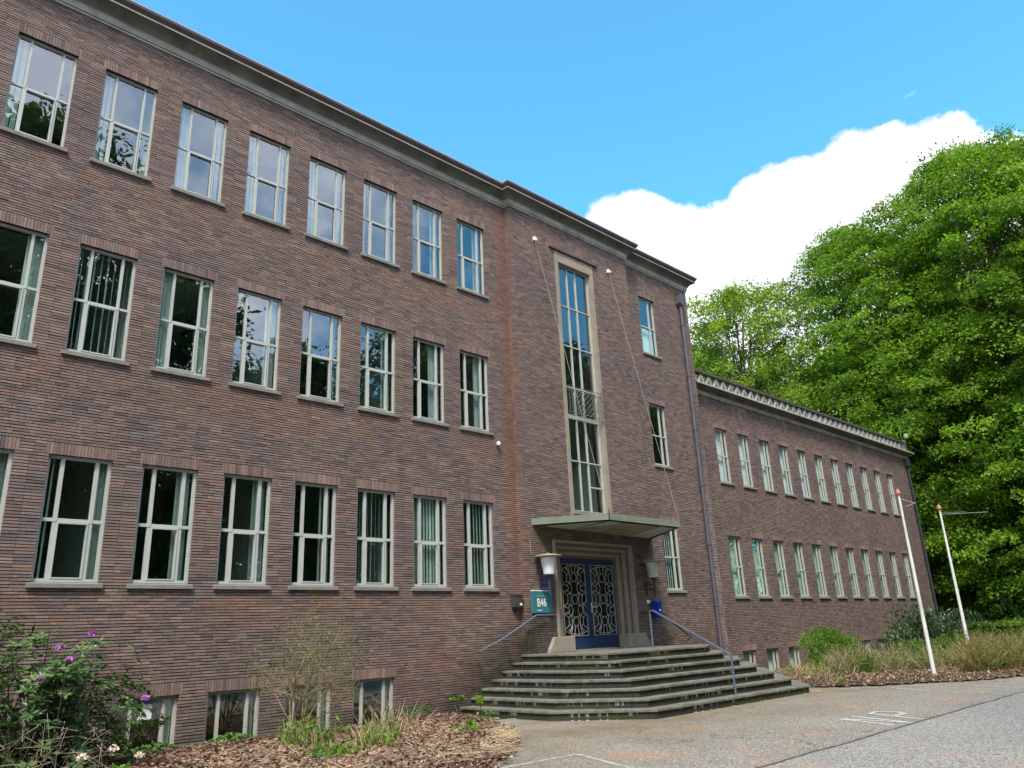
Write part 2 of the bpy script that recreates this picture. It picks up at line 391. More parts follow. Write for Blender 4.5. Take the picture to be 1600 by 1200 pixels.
def glass_material():
    mt = bpy.data.materials.new('window_glass'); mt.use_nodes = True
    nt = mt.node_tree; nt.nodes.clear()
    out = nt.nodes.new('ShaderNodeOutputMaterial'); mx = nt.nodes.new('ShaderNodeMixShader')
    tr = nt.nodes.new('ShaderNodeBsdfTransparent'); tr.inputs[0].default_value = (0.84, 0.93, 0.89, 1)
    gl = nt.nodes.new('ShaderNodeBsdfGlossy'); gl.inputs['Roughness'].default_value = 0.0; gl.inputs[0].default_value = (0.92, 0.97, 1.0, 1)
    g0 = nt.nodes.new('ShaderNodeNewGeometry'); dt = nt.nodes.new('ShaderNodeVectorMath'); dt.operation = 'DOT_PRODUCT'
    nt.links.new(g0.outputs['Normal'], dt.inputs[0]); nt.links.new(g0.outputs['Incoming'], dt.inputs[1])
    def mm(op, a, b=None, c=None, clamp=False):
        n = nt.nodes.new('ShaderNodeMath'); n.operation = op; n.use_clamp = clamp
        for k_, v_ in enumerate((a, b, c)):
            if v_ is None: continue
            if isinstance(v_, (int, float)): n.inputs[k_].default_value = v_
            else: nt.links.new(v_, n.inputs[k_])
        return n.outputs[0]
    # reflectance of double glazing, the same from both sides
    refl = mm('MULTIPLY_ADD', mm('POWER', mm('SUBTRACT', 1.0, mm('ABSOLUTE', dt.outputs['Value'])), 5.0), 0.80, 0.19, True)
    nz_ = nt.nodes.new('ShaderNodeTexNoise'); nz_.inputs['Scale'].default_value = 1.8; nz_.inputs['Detail'].default_value = 1.5
    ge = nt.nodes.new('ShaderNodeNewGeometry'); bp_ = nt.nodes.new('ShaderNodeBump')
    bp_.inputs['Strength'].default_value = 0.25; bp_.inputs['Distance'].default_value = 0.012
    nt.links.new(ge.outputs['Position'], nz_.inputs['Vector']); nt.links.new(nz_.outputs[0], bp_.inputs['Height'])
    nt.links.new(bp_.outputs[0], gl.inputs['Normal'])
    nt.links.new(refl, mx.inputs[0])
    nt.links.new(tr.outputs[0], mx.inputs[1]); nt.links.new(gl.outputs[0], mx.inputs[2]); nt.links.new(mx.outputs[0], out.inputs[0])
    return mt
M['glass'] = glass_material()
# ================================================================== GROUND
GZ = -2.70
def asphalt_material():
    t = MT('asphalt', 0.92, 0.25)
    X, Y, Z = t.xyz()
    n = t.noise(55, 6, 0.75); big = t.noise(0.5, 5, 0.6)
    sp = t.noise(38, 2, 0.9)
    c = t.mix(t.ramp(sp, 0.40, 0.62), (0.090, 0.080, 0.068), (0.42, 0.385, 0.335))
    c = t.mix(1.0, c, t.mix(t.ramp(big, 0.3, 0.7), (0.82, 0.81, 0.80), (1.1, 1.08, 1.06)), 'MULTIPLY')
    # brown film of moss and seed husks near the steps and bed edges
    near = t.math('MULTIPLY', t.ramp(Y, -7.8, -4.6), t.ramp(t.noise(0.9, 6, 0.65), 0.3, 0.65, 0.15, 1.0))
    c = t.mix(t.math('MULTIPLY', near, 0.8), c, t.mix(t.ramp(t.noise(40, 4, 0.7), 0.3, 0.7), (0.085, 0.062, 0.028), (0.20, 0.15, 0.085)))
    # orange catkin patches
    o1 = t.ramp(t.noise(0.8, 6, 0.7, t.mapping((1, 1, 1), loc=(5.3, 1.2, 0))), 0.56, 0.65, 0, 1)
    o2 = t.ramp(t.noise(30, 3, 0.8), 0.44, 0.56, 0, 1)
    c = t.mix(t.math('MULTIPLY', t.math('MULTIPLY', o1, o2), 0.75), c, (0.42, 0.19, 0.075))
    # hairline cracks
    vo = t.nt.nodes.new('ShaderNodeTexVoronoi'); vo.feature = 'DISTANCE_TO_EDGE'; vo.inputs['Scale'].default_value = 0.42
    wv = t.nt.nodes.new('ShaderNodeVectorMath'); wv.operation = 'ADD'; ns_ = t.nt.nodes.new('ShaderNodeTexNoise'); ns_.inputs['Scale'].default_value = 1.6; ns_.inputs['Detail'].default_value = 6
    t.L(t.pos, ns_.inputs['Vector']); t.L(ns_.outputs['Color'], wv.inputs[0]); t.L(t.pos, wv.inputs[1]); t.L(wv.outputs[0], vo.inputs['Vector'])
    c = t.mix(t.math('MULTIPLY', t.ramp(vo.outputs['Distance'], 0.0, 0.011, 1, 0), t.ramp(t.noise(.35, 2, .5), .45, .55, 0, .6)), c, (0.04, 0.036, 0.03))
    # newer, greyer carriageway beyond the seam
    c = t.mix(t.ramp(Y, -8.62, -8.50, 0.5, 0), c, t.mix(t.ramp(sp, 0.40, 0.62), (0.125, 0.117, 0.110), (0.46, 0.44, 0.42)))
    seam = t.math('ADD', Y, t.math('MULTIPLY', t.noise(1.2, 3, 0.5), 0.16))
    c = t.mix(t.math('MULTIPLY', t.band(seam, -8.50, -8.44, 0.012), 0.85), c, (0.035, 0.03, 0.028))
    t.bump(t.noise(110, 4, 0.7), 0.6, 0.01)
    return t.color(c)
M['asphalt'] = asphalt_material()
def soil_material():
    t = MT('soil', 0.95, 0.1)
    n = t.noise(14, 7, 0.75)
    c = t.mix(t.ramp(n, 0.3, 0.7), (0.035, 0.024, 0.016), (0.15, 0.10, 0.07))
    t.bump(n, 0.8, 0.03); return t.color(c)
M['soil'] = soil_material()
M['grass'] = simple('rough_grass', (0.07, 0.11, 0.025), 0.9, 0.35, 3, 0.1, dirt=(0.12, 0.10, 0.05))
g = MB(); g.add([(-300, -300, GZ), (500, -300, GZ), (500, 500, GZ), (-300, 500, GZ)], [(0, 1, 2, 3)])
prop(g.build('ground', M['grass'], recalc=False), kind='structure')
g = MB(); g.add([(-60, -21, GZ+.006), (90, -21, GZ+.006), (90, -1.5, GZ+.006), (-60, -1.5, GZ+.006)], [(0, 1, 2, 3)])
prop(g.build('car_park', M['asphalt'], recalc=False), kind='structure')
def bed_mesh(poly_inner, name, zedge=0.012):
    """soil bed with a gently mounded surface: fan grid from polygon"""
    import mathutils
    from mathutils.geometry import tessellate_polygon
    xs = [p[0] for p in poly_inner]; ys = [p[1] for p in poly_inner]
    def inside(x, y):
        r = False; n = len(poly_inner); j = n-1
        for i in range(n):
            xi, yi = poly_inner[i]; xj, yj = poly_inner[j]
            if (yi > y) != (yj > y) and x < (xj-xi)*(y-yi)/(yj-yi)+xi: r = not r
            j = i
        return r
    def edged(x, y):
        d = 9; n = len(poly_inner)
        for i in range(n):
            a = Vector(poly_inner[i]); b = Vector(poly_inner[(i+1) % n]); p = Vector((x, y))
            t_ = max(0, min(1, (p-a).dot(b-a)/(b-a).length_squared)); d = min(d, (a+(b-a)*t_-p).length)
        return d
    s = 0.22; nx = int((max(xs)-min(xs))/s)+1; ny = int((max(ys)-min(ys))/s)+1
    V = []; idx = {}; F = []
    for i in range(nx+1):
        for j in range(ny+1):
            x = min(xs)+i*s; y = min(ys)+j*s
            if inside(x, y):
                d = edged(x, y); idx[(i, j)] = len(V)
                V.append((x, y, GZ + 0.010 + min(0.09, d*0.14) + random.uniform(0, .02)))
    for (i, j) in list(idx):
        k = [(i, j), (i+1, j), (i+1, j+1), (i, j+1)]
        if all(q in idx for q in k): F.append([idx[q] for q in k])
    g = MB(); g.add(V, F); o = g.build(name, M['soil'], recalc=False); prop(o, kind='structure'); return inside, edged
BED_L = [(-6, -0.02), (9.75, -0.02), (9.55, -1.2), (8.5, -3.1), (7.35, -4.5), (6.25, -5.5), (4.5, -6.6), (1.0, -8.2), (-6, -10)]
BED_R = [(19.4, 0.28), (18.8, -2.2), (18.35, -4.05), (19.2, -5.3), (20.4, -6.1), (21.4, -7.0), (23.2, -7.6), (30, -8.4), (44, -8.8), (44, 8), (41, 8), (41, 0.28)]
inL, edL = bed_mesh(BED_L, 'planting_bed'); inR, edR = bed_mesh(BED_R, 'planting_bed')
# painted markings: worn white paint
def paint_material():
    t = MT('worn_road_paint', 0.8, 0.2)
    c = t.mix(t.ramp(t.noise(26, 6, 0.85), 0.40, 0.54), (0.26, 0.25, 0.23), (0.62, 0.61, 0.57)); return t.color(c)
M['paint'] = paint_material()
t = MT('faint_road_paint', 0.85, 0.2)
M['paint_faint'] = t.color(t.mix(t.ramp(t.noise(14, 7, 0.85), 0.44, 0.56), (0.21, 0.195, 0.17), (0.42, 0.41, 0.37)))
def stripes(name, segs, w, z, label, cat):
    g = MB()
    for k, (a, b) in enumerate(segs):
        a = Vector((*a, 0)); b = Vector((*b, 0)); d = (b-a).normalized(); n = Vector((-d.y, d.x, 0))*w/2
        zz = z + 0.0007*k
        q = [a-n, b-n, b+n, a+n]; g.add([(p.x, p.y, zz) for p in q], [(0, 1, 2, 3)])
    return prop(g.build(name, M['paint_faint'] if w > .08 else M['paint'], recalc=False), kind='structure')
ZP = GZ+.0105
stripes('road_marking', [((12.28, -7.29), (11.80, -8.40)), ((12.74, -7.32), (12.20, -8.52)), ((12.28, -7.33), (12.20, -8.46)),
                         ((13.22, -7.42), (12.73, -8.50)), ((13.22, -7.42), (13.55, -7.42)), ((13.55, -7.42), (13.62, -7.75)), ((13.62, -7.75), (13.38, -7.98)), ((13.38, -7.98), (12.98, -7.95))],
        0.07, ZP, None, None)
stripes('parking_line', [((18.9, -5.6), (18.1, -6.7)), ((18.1, -6.7), (17.6, -8.8)), ((17.6, -8.8), (17.2, -12))], 0.10, ZP, None, None)
stripes('parking_line', [((19.9, -7.1), (19.1, -8.6)), ((19.1, -8.6), (18.8, -12))], 0.10, ZP, None, None)
stripes('parking_line', [((5.2, -5.85), (7.05, -5.95)), ((7.05, -5.95), (6.45, -7.5)), ((6.45, -7.5), (5.9, -9.2))], 0.085, ZP, None, None)

# ================================================================== BUILDING
bld = empty('office_building', (10, 0, GZ), 'long brown brick office building with projecting entrance bay and a lower wing on the right', 'building')
PAL = 1.08*np.array([[.150,.108,.098],[.185,.128,.110],[.130,.100,.098],[.215,.140,.112],[.165,.125,.118],[.108,.085,.084],[.225,.165,.135],[.200,.112,.082],[.145,.125,.118],[.190,.150,.135]])
PAL = (PAL*.74+PAL.mean(axis=1, keepdims=True)*.26)*np.array([1.02, 1.0, .985])*1.07
PW = np.array([.19,.16,.13,.10,.14,.08,.05,.04,.07,.04]); PW /= PW.sum()
BR = []      # (x0,x1,y0,y1,z0,z1, facing) facing 0:-y 1:-x 2:+x
def free_intervals(u0, u1, zc, ops):
    iv = [(u0, u1)]
    for (a, b, c, d) in ops:
        if c < zc < d:
            nv = []
            for (p, q) in iv:
                if b <= p or a >= q: nv.append((p, q)); continue
                if a > p: nv.append((p, a))
                if b < q: nv.append((b, q))
            iv = nv
    return iv
CH, J, JV = 0.05, 0.0140, 0.0050
def lay(u0, u1, z0, z1, ops, put):
    k0 = int(round(z0/CH)); k1 = int(round(z1/CH))
    for k in range(k0, k1):
        zc = (k+.5)*CH
        for (p, q) in free_intervals(u0, u1, zc, ops):
            u = p; first = True
            seq = [random.uniform(.05, .21)] if q-p > .5 else []
            while q-u > 0.03:
                L = seq.pop(0) if seq else (0.105 if random.random() < .17 else random.gauss(.213, .006))
                if q-(u+L) < 0.075: L = q-u
                put(u, u+L-(JV if u+L < q-.001 else 0), k*CH+J*.5, (k+1)*CH-J*.5)
                u += L
def put_front(y):
    def f(a, b, c, d):
        pr = random.gauss(0, .0019); BR.append((a, b, y-.002+pr, y+.10, c+random.gauss(0, .0011), d+random.gauss(0, .0011), 0))
    return f
def put_side(x, s):
    def f(a, b, c, d):
        pr = random.gauss(0, .0015)
        if s < 0: BR.append((x-.002+pr, x+.10, a, b, c, d, 1))
        else: BR.append((x-.10, x+.002+pr, a, b, c, d, 2))
    return f
ROWS = [(0.0, 2.0), (3.8, 5.8), (7.55, 9.55)]
CW, CS = 0.97, 1.45
YB = -0.21
BAY0, BAY1, END = 11.91, 17.19, 20.97
ops_main = []; wins = []
for c in range(-1, 8):
    for r, (a, b) in enumerate(ROWS):
        x = c*CS; ops_main += [(x, x+CW, a-.10, b), (x-.05, x+CW+.05, b, b+.2)]
        wins.append(('m', r, c, x, x+CW, a, b, 0.0))
for c in range(-1, 6):
    x = c*CS; ops_main += [(x, x+CW, -2.85, -1.8), (x-.05, x+CW+.05, -1.8, -1.6)]
    wins.append(('b', 0, c, x, x+CW, -2.72, -1.8, 0.0))
ops_right = []
for r, (a, b) in enumerate(ROWS):
    ops_right += [(18.03, 18.91, a-.10, b), (17.98, 18.96, b, b+.2)]
    wins.append(('r', r, 0, 18.03, 18.91, a, b, 0.0))
ops_bay = [(12.95, 16.15, -1.65, 1.18), (13.73, 15.43, 1.55, 9.72)]
YW = 0.30
WR = [(-0.15, 1.85), (3.75, 5.70)]
ops_wing = []
for i in range(11):
    x = 22.29+1.5456*i
    for r, (a, b) in enumerate(WR):
        ops_wing += [(x, x+.81, a-.10, b), (x-.05, x+.86, b, b+.2)]; wins.append(('w', r, i, x, x+.81, a, b, YW))
    ops_wing += [(x, x+.86, -2.85, -1.9), (x-.05, x+.91, -1.9, -1.7)]; wins.append(('wb', 0, i, x, x+.86, -2.72, -1.9, YW))
WT, WWT = 10.55, 6.85
lay(-3.5, BAY0, -2.8, WT, ops_main, put_front(0.0))
lay(BAY0, BAY1, -2.8, WT, ops_bay, put_front(YB))
lay(BAY1, END, -2.8, WT, ops_right, put_front(0.0))
lay(YB+.105, -.0, -2.8, WT, [], put_side(BAY0, -1))
lay(YB+.105, -.0, -2.8, WT, [], put_side(BAY1, 1))
lay(.105, 6.0, 6.0, WT, [], put_side(END, 1))
lay(.105, .29, -2.8, 6.0, [], put_side(END, 1))
lay(END, 41.0, -2.8, WWT, ops_wing, put_front(YW))
lay(YW+.105, 5.0, -2.8, WWT, [], put_side(41.0, 1))
# soldier courses over the windows
LB = []
def soldiers(x0, x1, z, y, far=False):
    n = int(round((x1-x0)/.052)); w = (x1-x0)/n; out = []
    for i in range(n):
        out.append((x0+i*w+.003, x0+(i+1)*w-.003, y-.001+random.gauss(0, .0012), y+.10, z+.003, z+.194, 0))
    return out
BRA = np.array(BR)
# the 300 bricks that show largest become objects of their own
def project(P):
    q = P - np.array(CAM_LOC); R3 = np.array([rt, up, fwd])
    q = q @ R3.T
    return 800+1199.7*q[..., 0]/q[..., 2], 600-1199.7*q[..., 1]/q[..., 2], q[..., 2]
fr = BRA[:, 6] == 0
u0_, v0_, d_ = project(BRA[:, [0, 2, 4]]); u1_, v1_, _ = project(BRA[:, [1, 2, 5]])
area = np.abs((u1_-u0_)*1200/d_*.0395)
vis = fr & (u0_ > 4) & (u1_ < 1596) & (v0_ < 1196) & (v1_ > 4) & (d_ > 0)
# leave out the ones behind the rhododendron and the litter
vis &= ~((BRA[:, 4] < -2.55))
vis &= ~((BRA[:, 4] < -0.75) & (BRA[:, 0] < 3.0))
score = np.where(vis, area, -1)
top300 = np.argsort(-score)[:300]
sel = np.zeros(len(BRA), bool); sel[top300] = True
def brick_cols(n):
    i = rng.choice(len(PAL), n, p=PW); c = PAL[i]*rng.uniform(.90, 1.11, (n, 1)); c = c*.85+c.mean(axis=0)*.15; c *= rng.uniform(.96, 1.04, (n, 3)); return c
def brick_obj(name, arr, parent, kind=None, cols=None):
    arr = np.asarray(arr); V, F = boxes_np(arr[:, :6], 0.0016)
    keep = np.tile([True]*6, len(arr)).reshape(len(arr), 6)
    f = arr[:, 6].astype(int)
    # drop the hidden back face of each brick
    keep[f == 0, 2] = False; keep[f == 1, 1] = False; keep[f == 2, 3] = False
    if cols is None: cols = brick_cols(len(arr))
    C6 = np.repeat(cols, 6, axis=0)[keep.ravel()]
    o = mesh_obj(name, mesh_np(name, V, F[keep.ravel()], C6), M['brick'], parent)
    return prop(o, kind=kind)
brick_obj('brickwork', BRA[~sel], bld, 'stuff')
allc = brick_cols(300)
for k, i in enumerate(top300): brick_obj('brick', BRA[i:i+1], bld, cols=allc[k:k+1])
# mortar and backing slab
def slab(name, u0, u1, z0, z1, ops, y0, y1):
    zs = sorted({z0, z1} | {min(max(z, z0), z1) for o in ops for z in o[2:]}); g = MB(); e = .007
    for a, b in zip(zs[:-1], zs[1:]):
        if b-a < 1e-6: continue
        for (p, q) in free_intervals(u0, u1, (a+b)/2, ops):
            g.box(p+(e if p > u0 else 0), q-(e if q < u1 else 0), y0, y1, a, b)
    return g.build(name, M['mortar'], bld, recalc=False)
def only(ops): return [(a, b, c, d) for (a, b, c, d) in ops if d-c > .25]
slab('wall', -3.5, BAY0+.1, -2.9, WT, only(ops_main), .010, .30)
slab('wall', BAY0+.012, BAY1-.012, -2.9, WT, only(ops_bay), YB+.010, .29)
slab('wall', BAY1-.1, END-.012, -2.9, WT, only(ops_right), .011, .30)
slab('wall', END-.10, 40.985, -2.9, WWT, only(ops_wing), YW+.010, YW+.30)

# ---- windows
def pane(par, x0, x1, y, z0, z1):
    g = MB(); a, b = random.uniform(-.0022, .0022), random.uniform(-.0022, .0022)
    g.add([(x0, y-a, z0), (x1, y+a, z0), (x1, y+a+b, z1), (x0, y-a+b, z1)], [(0, 1, 2, 3)])
    return g.build('pane', M['glass'], par, recalc=False)
def slats(par, x0, x1, y, z0, z1, ang, mat, pitch=.095, sag=0.0):
    n = max(1, int((x1-x0)/pitch)); w = .089
    for i in range(n):
        x = x0+(i+.5)*(x1-x0)/n; a = ang+random.uniform(-.12, .12); dx, dy = w/2*math.cos(a), w/2*math.sin(a)
        sk = random.uniform(-1, 1)*sag; g = MB()
        g.add([(x-dx+sk, y-dy, z0), (x+dx+sk, y+dy, z0), (x+dx, y+dy, z1), (x-dx, y-dy, z1)], [(0, 1, 2, 3)])
        g.build('blind_slat', mat, par, recalc=False)
def curtain(par, x0, x1, y, z0, z1, mat, fold=.055):
    n = max(4, int((x1-x0)/fold)*2); V = []; F = []
    for i in range(n+1):
        x = x0+(x1-x0)*i/n; yy = y+(.018 if i % 2 else -.018)+random.uniform(-.006, .006)
        V += [(x, yy, z0), (x+random.uniform(-.006, .006), yy, z1)]
    F = [(2*i, 2*i+2, 2*i+3, 2*i+1) for i in range(n)]
    g = MB(); g.add(V, F); return g.build('curtain', mat, par, recalc=False)
def window(x0, x1, z0, z1, yf, vx, tz, mat, kind='', fw=.05, mw=.075, sill=True, lintel=True, closer=True, tw=.028):
    """frame with mullions at vx and a transom at tz, panes between"""
    g = MB(); ya, yb = yf+.07, yf+.13
    g.box(x0-.004, x0+fw, ya, yb, z0, z1+.004); g.box(x1-fw, x1+.004, ya, yb, z0, z1+.004)
    g.box(x0+fw, x1-fw, ya, yb, z1-fw, z1+.004); g.box(x0+fw, x1-fw, ya-.004, yb, z0, z0+fw)
    xs = [x0+fw]+[v for m_ in vx for v in (m_-mw/2, m_+mw/2)]+[x1-fw]
    for m_ in vx: g.box(m_-mw/2, m_+mw/2, ya+.002, yb-.002, z0+fw, z1-fw)
    zs = [z0+fw, z1-fw]
    if tz is not None:
        zs = [z0+fw, tz-tw, tz+tw, z1-fw]
        for k in range(0, len(xs), 2): g.box(xs[k], xs[k+1], ya+.006, yb-.006, tz-tw, tz+tw)
        for m_ in vx: g.box(m_-mw/2+.002, m_+mw/2-.002, ya-.004, ya+.004, tz-tw-.002, tz+tw+.002)
    w = g.build('window', mat, bld, recalc=False)
    for k in range(0, len(xs), 2):
        for l in range(0, len(zs), 2): pane(w, xs[k]-.006, xs[k+1]+.006, yf+.102, zs[l]-.006, zs[l+1]+.006)
    # thin sash of the middle light
    if closer and tz is not None and len(vx) == 2:
        s_ = MB(); a, b, c, d = xs[2], xs[3], zs[0], zs[1]; t_ = .022
        s_.box(a, a+t_, ya-.012, ya+.03, c, d); s_.box(b-t_, b, ya-.012, ya+.03, c, d)
        s_.box(a+t_, b-t_, ya-.012, ya+.03, c, c+t_); s_.box(a+t_, b-t_, ya-.016, ya+.03, d-t_*1.3, d)
        s_.build('sash', mat, w, recalc=False)
    if sill:
        s_ = MB(); s_.prism([(yf-.055, z0-.098), (yf+.10, z0-.098), (yf+.10, z0-.004), (yf+.06, z0-.006), (yf-.055, z0-.03)], 'x', x0-.055, x1+.055)
        s_.build('sill', M['sill'], w, bevel=.004)
    if lintel:
        sb_ = soldiers(x0-.05, x1+.05, z1, yf); o = brick_obj('soldier_course', sb_, w, 'stuff', cols=brick_cols(len(sb_))*np.array([1.0, .95, .95]))
    return w, xs, zs
for (kd, r, c, x0, x1, z0, z1, yf) in wins:
    if kd == 'm':
        w, xs, zs = window(x0, x1, z0, z1, yf, [x0+.235, x0+.755], z0+.965, M['frame'], mw=(.060, .044, .036)[r], fw=(.05, .042, .038)[r], tw=(.028, .022, .018)[r])
        yb = yf+.20; za, zb = z0+.04, z1-.03; X = lambda f: x0+.04+(x1-x0-.08)*f
        if r == 2:
            wm = M['blind_white']
            if c <= 1: slats(w, X(0), X(.2), yb, za, zb, .5, M['blind'], .06)
            elif c in (2, 3, 4): slats(w, X(0), X(.24), yb, za, zb, .4, wm, .06); slats(w, X(.80), X(1), yb, za, zb, .4, wm, .06)
            elif c == 5: slats(w, X(0), X(.15), yb, za, zb, .4, wm, .06); slats(w, X(.80), X(1), yb, za, zb, .4, wm, .06)
            else: slats(w, X(.72), X(1), yb, za, zb, .5, wm, .05)
        elif r == 1:
            if c == 0: slats(w, X(.76), X(1), yb, za, zb, .3, M['blind'], .05)
            elif c == 1: slats(w, X(.02), X(1), yb, za, zb, 1.05, M['blind_white'], .105, .02)
            elif c == 2: slats(w, X(0), X(.22), yb, za, zb, .3, M['blind'], .05); slats(w, X(.88), X(1), yb, za, zb, .3, M['blind'], .05)
            elif c == -1: pass
            elif c == 3: slats(w, X(.76), X(1), yb, za, zb, .3, M['blind_white'], .045)
            elif c == 4: slats(w, X(.8), X(1), yb, za, zb, .7, M['blind'], .06)
            elif c == 5: slats(w, X(.7), X(.95), yb, za, zb, .6, M['blind'], .07)
            else: slats(w, X(.62), X(.97), yb, za, zb, .4, M['blind_white'], .05)
        else:
            if c <= 1: slats(w, X(0), X(.14), yb, za, zb, 1.1, M['blind'], .05); slats(w, X(.88), X(1), yb, za, zb, .5, M['blind'], .05)
            elif c in (2, 3): slats(w, X(.70), X(.97), yb, za, zb, .5, M['blind'], .05)
            elif c == 4: slats(w, X(.68), X(1), yb, za, zb, .6, M['blind'], .08)
            elif c == 5: slats(w, X(0), X(1), yb, za, zb, .85, M['blind'], .095, .008)
            elif c == 6: slats(w, X(0), X(1), yb, za, zb, .30, M['blind'], .087)
            else: slats(w, X(0), X(1), yb, za, zb, .62, M['blind'], .092)
    elif kd == 'b':
        w, xs, zs = window(x0, x1, z0, z1, yf, [x0+.235, x0+.755], None, M['frame_dirty'], mw=.05, sill=True)
        curtain(w, x0+.78, x1-.04, yf+.22, z0+.04, z1-.03, M['blind'])
        if c == 2:
            p_ = MB(); p_.box(x0+.36, x0+.58, yf+.09, yf+.094, z1-.34, z1-.12); p_.build('notice', M['paper'], w, recalc=False)
    elif kd == 'r':
        w, xs, zs = window(x0, x1, z0, z1, yf, [x0+.60], z0+.965, M['frame'], mw=.05, tw=.02)
        if r == 0: slats(w, x0+.30, x1-.05, yf+.2, z0+.04, z1-.03, .3, M['blind'])
        elif r == 2: curtain(w, x0+.05, x1-.05, yf+.2, z0+.04, z0+.95, M['blind'])
    elif kd == 'w':
        w, xs, zs = window(x0, x1, z0, z1, yf, [x0+.55], z0+.965, M['frame'], mw=.05, tw=.022)
        if r == 1: curtain(w, x0+random.uniform(.02, .20), x1-.05, yf+.2, z0+.04, z1-.03, M['blind_white'])
        else: curtain(w, x0+.04, x1-random.uniform(.05, .12), yf+.2, z0+.04, z1-.03, M['blind_teal'])
    else:
        w, xs, zs = window(x0, x1, z0, z1, yf, [x0+.60], None, M['frame_dirty'], mw=.05)
        curtain(w, x0+.3, x1-.05, yf+.22, z0+.04, z1-.03, M['blind'])
# ---- rooms behind the glass
g = MB(); gc = MB()
def rooms(x0, x1, yf, floors, step, y1, back_open=False):
    for (zf, zc) in floors:
        g.box(x0, x1, y1, y1+.15, zf, zc)
        g.box(x0, x1, yf+.31, y1, zf-.12, zf); gc.box(x0, x1, yf+.31, y1, zc-.002, zc+.06)
        x = x0
        while x <= x1+.01: g.box(x-.05, x+.05, yf+.31, y1-.003, zf+.002, zc-.004); x += step
for (a, b) in ((-3.4, 11.4),): rooms(a, b, 0, [(-3.4, -1.2), (-.8, 2.75), (3.0, 6.55), (6.8, 10.3)], 2.96, 6)
rooms(11.6, 17.4, -.02, [(-1.55, 10.3)], 5.8, 7)
rooms(17.6, 20.85, 0, [(-.8, 2.75), (3.0, 6.55), (6.8, 10.3)], 3.25, 6)
rooms(21.15, 40.8, .3, [(-3.4, -1.3), (-.9, 2.6), (2.9, 6.4)], 3.0912, 6)
g.build('interior', M['interior'], bld, recalc=False); gc.build('ceiling', M['ceiling'], bld, recalc=False)
# shell behind, flat roofs
g = MB(); g.box(-3.5, END-.1, .31, 12, WT-.16, WT+.36); g.box(-3.5, END-.1, 12, 12.3, -2.9, WT+.3); g.box(-3.8, -3.5, 0, 12.3, -2.9, WT+.3)
g.box(END-.35, END-.10, 6.2, 12, -2.9, WT-.16); g.box(END-.1, 40.9, .62, 12, WWT-.2, WWT+.28); g.box(END, 40.9, 12.01, 12.3, -2.9, WWT+.25); g.box(40.6, 40.895, .62, 12, -2.9, WWT-.2)
g.box(END-.34, END-.10, .33, 6.19, WWT, WT-.16)
g.build('roof', M['coping'], bld, recalc=False)

# ---- cornices: swept profiles
def sweep(path, prof, parent, name, mat):
    """path: list of (x,y) going along the facade; outward is to the right of travel; prof: (out, z)"""
    n = len(path); P = [Vector(p) for p in path]; rings = []
    for i in range(n):
        if i == 0: d = (P[1]-P[0]).normalized(); o = Vector((d.y, -d.x))
        elif i == n-1: d = (P[i]-P[i-1]).normalized(); o = Vector((d.y, -d.x))
        else:
            d0 = (P[i]-P[i-1]).normalized(); d1 = (P[i+1]-P[i]).normalized()
            o = Vector((d0.y, -d0.x)) + Vector((d1.y, -d1.x)); 
            if abs(d0.dot(d1)) > .99: o = Vector((d0.y, -d0.x))
        rings.append([(P[i].x+o.x*a, P[i].y+o.y*a, z) for a, z in prof])
    V = [p for r_ in rings for p in r_]; k = len(prof)
    F = [(i*k+j, (i+1)*k+j, (i+1)*k+j+1, i*k+j+1) for i in range(n-1) for j in range(k-1)]
    g = MB(); g.add(V, F); return g.build(name, mat, parent, recalc=False)
path_main = [(-3.5, 0), (BAY0, 0), (BAY0, YB), (BAY1, YB), (BAY1, 0), (END, 0), (END, 12)]
cor = sweep(path_main, [(.0, 10.50), (.035, 10.50), (.035, 10.535), (.018, 10.538), (.018, 10.555), (.045, 10.56), (.065, 10.66), (.085, 10.685)], bld, 'cornice', M['cornice'])
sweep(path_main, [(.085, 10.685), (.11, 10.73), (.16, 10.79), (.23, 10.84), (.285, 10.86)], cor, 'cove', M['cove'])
sweep(path_main, [(.285, 10.858), (.300, 10.858), (.300, 10.885), (.280, 10.887)], cor, 'fillet', M['cornice'])
sweep(path_main, [(.280, 10.885), (.285, 10.915), (.31, 10.945), (.345, 10.99), (.348, 11.04)], cor, 'fascia', M['fascia'])
sweep(path_main, [(.352, 11.038), (.356, 11.056), (.05, 11.075), (-.8, 11.02)], cor, 'roof_edge', M['flash'])
path_w = [(END, YW), (41.0, YW), (41.0, 12)]
cw_ = sweep(path_w, [(0, 6.80), (.04, 6.80), (.04, 6.835), (.06, 6.86), (.07, 6.93)], bld, 'cornice', M['cornice'])
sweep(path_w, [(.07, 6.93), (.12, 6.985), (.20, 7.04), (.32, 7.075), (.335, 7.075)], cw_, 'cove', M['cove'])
sweep(path_w, [(.335, 7.072), (.335, 7.135), (.20, 7.15), (-.5, 7.15)], cw_, 'fillet', M['cornice'])
# ---- pierced parapet of the wing
par = MB(); par.box(END+.01, 40.95, YW-.10, YW+.10, 7.62, 7.73); par.build('parapet_coping', M['coping'], bld, bevel=.01)
par = MB(); par.box(END+.01, 40.95, YW-.06, YW+.06, 7.145, 7.20); par.build('parapet_base', M['baluster'], bld)
bm_ = MB()
def lam(w0, top, y0, y1):
    """an upside-down V with a round head"""
    out = []; 
    for k in range(0, 9):
        a = PI*k/8; out.append((-.075*math.cos(a)*1.0, .33+.085*math.sin(a)))
    outer = [(-.245, 0.0)] + out + [(.245, 0.0)]
    inner = [(.135, 0.0), (.018, .30), (-.018, .30), (-.135, 0.0)]
    return outer, inner
outer, inner = lam(0, 0, 0, 0)
